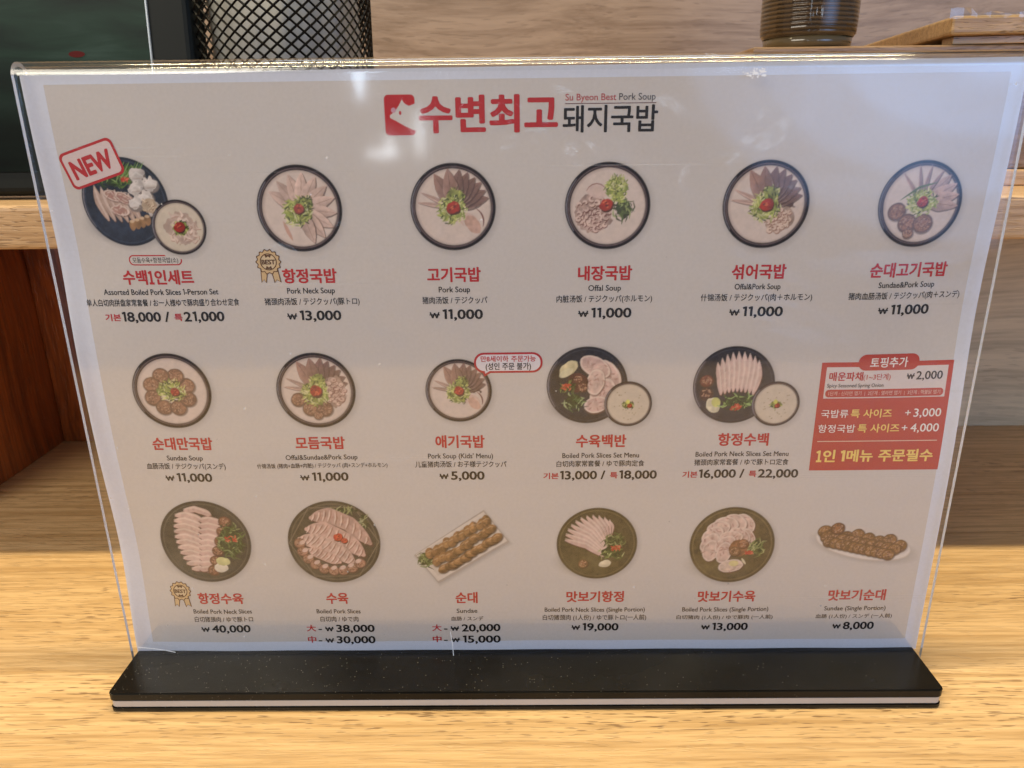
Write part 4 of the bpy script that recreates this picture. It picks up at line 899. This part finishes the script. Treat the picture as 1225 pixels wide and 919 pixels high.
# scuffs on the acrylic: chipped film and a hairline crack
def scuff(x, z, y, r, n, seed, parent=stand, asp=.5):
    rn = random.Random(seed); bm = bmesh.new()
    for i in range(n):
        a = rn.random()*2*PI; q = r*rn.random(); cx, cz = x+q*math.cos(a), z+q*asp*math.sin(a); s = r*(.05+.14*rn.random()**2)
        k = rn.random()*PI; vs = []
        for j in range(5): t = 2*PI*j/5+k; vs.append(bm.verts.new((cx+s*math.cos(t)*(1.6 if j % 2 else .5), y-.00008*rn.random(), cz+s*.6*math.sin(t))))
        bm.faces.new(vs)
    obj('scuff', bm, M['scuff'], parent)
scuff(.0695, .2142, -.0001, .0036, 46, 1, asp=.45); scuff(.056, .2190, .0003, .0020, 16, 2, asp=.3); scuff(-.004, .2182, -.0001, .0017, 10, 3, asp=.25)
bm = bmesh.new()
for a_, b_ in (((-.0268, .0082), (-.0270, .0135)), ((-.0270, .0135), (-.0276, .0192))):
    v_ = [bm.verts.new((a_[0]-.00014, -.0001, a_[1])), bm.verts.new((a_[0]+.00014, -.0001, a_[1])), bm.verts.new((b_[0]+.00010, -.0001, b_[1])), bm.verts.new((b_[0]-.00010, -.0001, b_[1]))]; bm.faces.new(v_)
obj('hairline_crack', bm, M['scuff'], stand)
bm = bmesh.new(); pr = [(-.1475, .0128), (-.142, .0122), (-.137, .0113), (-.1335, .0104)]
for (ax, az), (bx, bz) in zip(pr, pr[1:]): bm.faces.new([bm.verts.new(q) for q in ((ax, -.0001, az-.0002), (bx, -.0001, bz-.00015), (bx, -.0001, bz+.0002), (ax, -.0001, az+.0003))])
obj('scuff', bm, M['scuff'], stand)

# ------------------------------------------------------------------ things on the shelf
SZ = .1718
# tablet
tb = empty('tablet_display', (-.215, .100, SZ), math.radians(0)); tag(tb, 'black framed tablet display with a dark green screen at the upper left', 'tablet')
TW, THt = .155, .125
def tilt(bm):
    bmesh.ops.rotate(bm, verts=bm.verts, cent=(0, 0, 0), matrix=Matrix.Rotation(math.radians(-6), 3, 'X')); return bm
obj('casing', tilt(box(-TW/2, .0775, 0, .018, .0022, THt+.01, .003, 3)), M['dark_rim'], tb)
sc = box(-TW/2+.010, .0595, -.0007, .0004, .012, THt, 0)
m, nt, p = new_mat('dark_green_screen'); N, L = nt.nodes, nt.links
tc = N.new('ShaderNodeTexCoord'); q = N.new('ShaderNodeMapping'); q.inputs['Scale'].default_value = (12, 12, 60); q.inputs['Rotation'].default_value = (0, .12, 0)
n = N.new('ShaderNodeTexNoise'); n.inputs['Scale'].default_value = 1.6; n.inputs['Detail'].default_value = 6; n.inputs['Distortion'].default_value = .6
L.new(tc.outputs['Object'], q.inputs[0]); L.new(q.outputs[0], n.inputs['Vector'])
cr = N.new('ShaderNodeValToRGB'); E = cr.color_ramp.elements; E[0].position = .3; E[0].color = (.003, .008, .006, 1); E[1].position = .75; E[1].color = (.035, .060, .045, 1)
e = E.new(.52); e.color = (.010, .026, .016, 1); L.new(n.outputs['Fac'], cr.inputs[0])
sx = N.new('ShaderNodeSeparateXYZ'); L.new(tc.outputs['Object'], sx.inputs[0])
gz = N.new('ShaderNodeMapRange'); gz.inputs[1].default_value = .030; gz.inputs[2].default_value = .060; gz.inputs[3].default_value = .12; gz.inputs[4].default_value = 1; L.new(sx.outputs[2], gz.inputs[0])
L.new(cr.outputs[0], p.inputs['Emission Color']); L.new(gz.outputs[0], p.inputs['Emission Strength'])
p.inputs['Base Color'].default_value = (.004, .005, .005, 1); p.inputs['Roughness'].default_value = .3; p.inputs['Specular IOR Level'].default_value = .08
obj('screen', tilt(sc), m, tb)
obj('screen_trim', tilt(box(.0595, .0601, -.0010, .0004, .010, THt+.002, 0)), M['screen_edge'], tb)
mm = plain('red_glow', (.035, .004, .004), .6, spec=.1); mm.node_tree.nodes['Principled BSDF'].inputs['Emission Color'].default_value = (.12, .01, .01, 1); mm.node_tree.nodes['Principled BSDF'].inputs['Emission Strength'].default_value = .35
bm = bmesh.new(); bm.faces.new([bm.verts.new((-.0785+.107+.0035*math.cos(t), -.0012, .0595+.0013*math.sin(t))) for t in [2*PI*k/20 for k in range(20)]]); obj('screen_icon', tilt(bm), mm, tb)

# mesh cup
mc = empty('mesh_cup', (-.1085, .140, SZ)); tag(mc, 'round black wire mesh cup holding a white paper roll', 'pen cup')
RC, HC, NW, PH = .0395, .115, 44, .0024
def mesh_lattice():
    NR = int(HC/PH); V, Fc = [], []
    def strand(sgn, k0):
        pts = []
        for j in range(NR+1):
            a = 2*PI*(k0+sgn*j*.5)/NW; rr = RC*(1+.03*j/NR); pts.append((rr*math.cos(a), rr*math.sin(a), .002+j*PH, a))
        b0 = len(V); tw = .00076
        for x, y, z, a in pts:
            nx_, ny_ = math.cos(a), math.sin(a); tx, ty = -ny_, nx_
            for u_, v_ in ((tw, 0), (0, tw*.8), (-tw, 0), (0, -tw*.8)): V.append((x+tx*u_+nx_*v_, y+ty*u_+ny_*v_, z))
        for j in range(NR):
            for q_ in range(4): a_ = b0+4*j+q_; b_ = b0+4*j+(q_+1) % 4; Fc.append((a_, b_, b_+4, a_+4))
    for k in range(NW): strand(1, k); strand(-1, k)
    me = bpy.data.meshes.new('wire_mesh'); me.from_pydata(V, [], Fc); o = link('wire_mesh', me, M['wire'], mc); o['kind'] = 'stuff'
mesh_lattice()
obj('base_ring', lathe([(RC+.0006, 0), (RC+.0014, .001), (RC+.0014, .004), (RC+.0004, .005), (RC-.002, .004), (RC-.003, .0008), (.0001, .0008)]), M['wire'], mc, True)
obj('top_ring', lathe([(RC*1.03-.001, HC-.002), (RC*1.03+.0016, HC-.001), (RC*1.03+.0016, HC+.002), (RC*1.03-.001, HC+.002), (RC*1.03-.001, HC-.002)]), M['wire'], mc, True)
pr_ = empty('paper_roll', (-.1085+.002, .140, SZ+.0012)); tag(pr_, 'white crumpled paper roll standing inside the black mesh cup', 'paper roll')
bm = lathe([(.0001, 0), (.031, 0), (.0325, .002), (.0325, .104), (.031, .106), (.0001, .106)], 72)
rn = random.Random(5)
for v_ in bm.verts:
    a = math.atan2(v_.co.y, v_.co.x); k = 1+.018*math.sin(a*9+v_.co.z*60)+.012*math.sin(a*17-v_.co.z*130); v_.co.x *= k; v_.co.y *= k
obj('paper_body', bm, M['paper_roll'], pr_, True)

# wooden organiser carrying the cup and the board
og = empty('wooden_organiser', (.150, .125, SZ)); tag(og, 'low brown wooden box on the shelf behind the menu, right side', 'wooden box')
OH = .0575
obj('box_front', box(-.045, .165, 0, .008, .0075, OH, .0008), M['box'], og)
obj('box_base', box(-.047, .167, -.004, .1500, 0, .0072, .0008), M['shelf'], og)
obj('box_side', box(-.045, -.037, .0083, .1400, .0075, OH, .0008), M['box'], og)
obj('box_side', box(.157, .165, .0083, .1400, .0075, OH, .0008), M['box'], og)
obj('box_back', box(-.0365, .1565, .132, .140, .0075, OH, .0008), M['box'], og)
obj('box_lid', box(-.046, .166, -.001, .141, OH+.0002, OH+.003, .0008), M['box'], og)

# brown glass cup
cp = empty('brown_cup', (.1365, .150, SZ+OH+.0032)); tag(cp, 'dark amber glass cup with fine horizontal rings on the wooden box', 'cup')
m, nt, p = new_mat('amber_glass'); N, L = nt.nodes, nt.links
p.inputs['Base Color'].default_value = (.085, .052, .022, 1); p.inputs['Roughness'].default_value = .06; p.inputs['Transmission Weight'].default_value = .35; p.inputs['IOR'].default_value = 1.5; p.inputs['Coat Weight'].default_value = .6
tc = N.new('ShaderNodeTexCoord'); wv = N.new('ShaderNodeTexWave'); wv.bands_direction = 'Z'; wv.inputs['Scale'].default_value = 170; wv.inputs['Distortion'].default_value = .8; wv.inputs['Detail'].default_value = 2; wv.inputs['Detail Scale'].default_value = .4
L.new(tc.outputs['Object'], wv.inputs['Vector'])
mx = N.new('ShaderNodeMix'); mx.data_type = 'RGBA'; mx.inputs[6].default_value = (.025, .014, .006, 1); mx.inputs[7].default_value = (.13, .078, .034, 1); L.new(wv.outputs['Fac'], mx.inputs[0]); L.new(mx.outputs[2], p.inputs['Base Color'])
bmp = N.new('ShaderNodeBump'); bmp.inputs['Strength'].default_value = .5; bmp.inputs['Distance'].default_value = .0006; L.new(wv.outputs['Fac'], bmp.inputs['Height']); L.new(bmp.outputs[0], p.inputs['Normal'])
M['amber'] = m
RG = .0216
obj('cup_body', lathe([(RG*.93, .0052), (RG*.985, .0068), (RG, .010), (RG*1.04, .080), (RG*1.0, .080), (RG*.93, .011), (.0002, .010)], 72), M['amber'], cp, True)
obj('cup_foot', lathe([(.0002, 0), (RG*.80, 0), (RG*.90, .0012), (RG*.925, .0050), (.0002, .0050)], 72), plain('olive_glass', (.12, .085, .040), .12, coat=.5), cp, True)

# serving board leaning out of the right edge, with clear film along its front
bd = empty('wooden_board', (.1895, .123, SZ+OH+.0033)); bd.rotation_euler = (0, 0, math.radians(-7)); tag(bd, 'oiled brown wooden board with clear film on its front edge, upper right', 'board')
obj('board_plank', box(0, .16, 0, .150, .0034, .0112, .0012), M['board'], bd)
obj('board_foot', box(.003, .158, .004, .016, 0, .0033, .0003), M['board'], bd)
rn = random.Random(9); bm = bmesh.new(); prev = None
for k in range(60):
    x = -.002+k*.0028; up = .0118+.0010*rn.random()+(.002 if k < 4 else 0); dn = .0095+.0015*rn.random()
    cur = [bm.verts.new((x, .004+.001*rn.random(), up+.0002)), bm.verts.new((x, -.0012-.0006*rn.random(), up-.0004)), bm.verts.new((x+.0006*rn.random(), -.0016-.0005*rn.random(), dn))]
    if prev: bm.faces.new((prev[0], cur[0], cur[1], prev[1])); bm.faces.new((prev[1], cur[1], cur[2], prev[2]))
    prev = cur
obj('clear_film', bm, M['film'], bd)
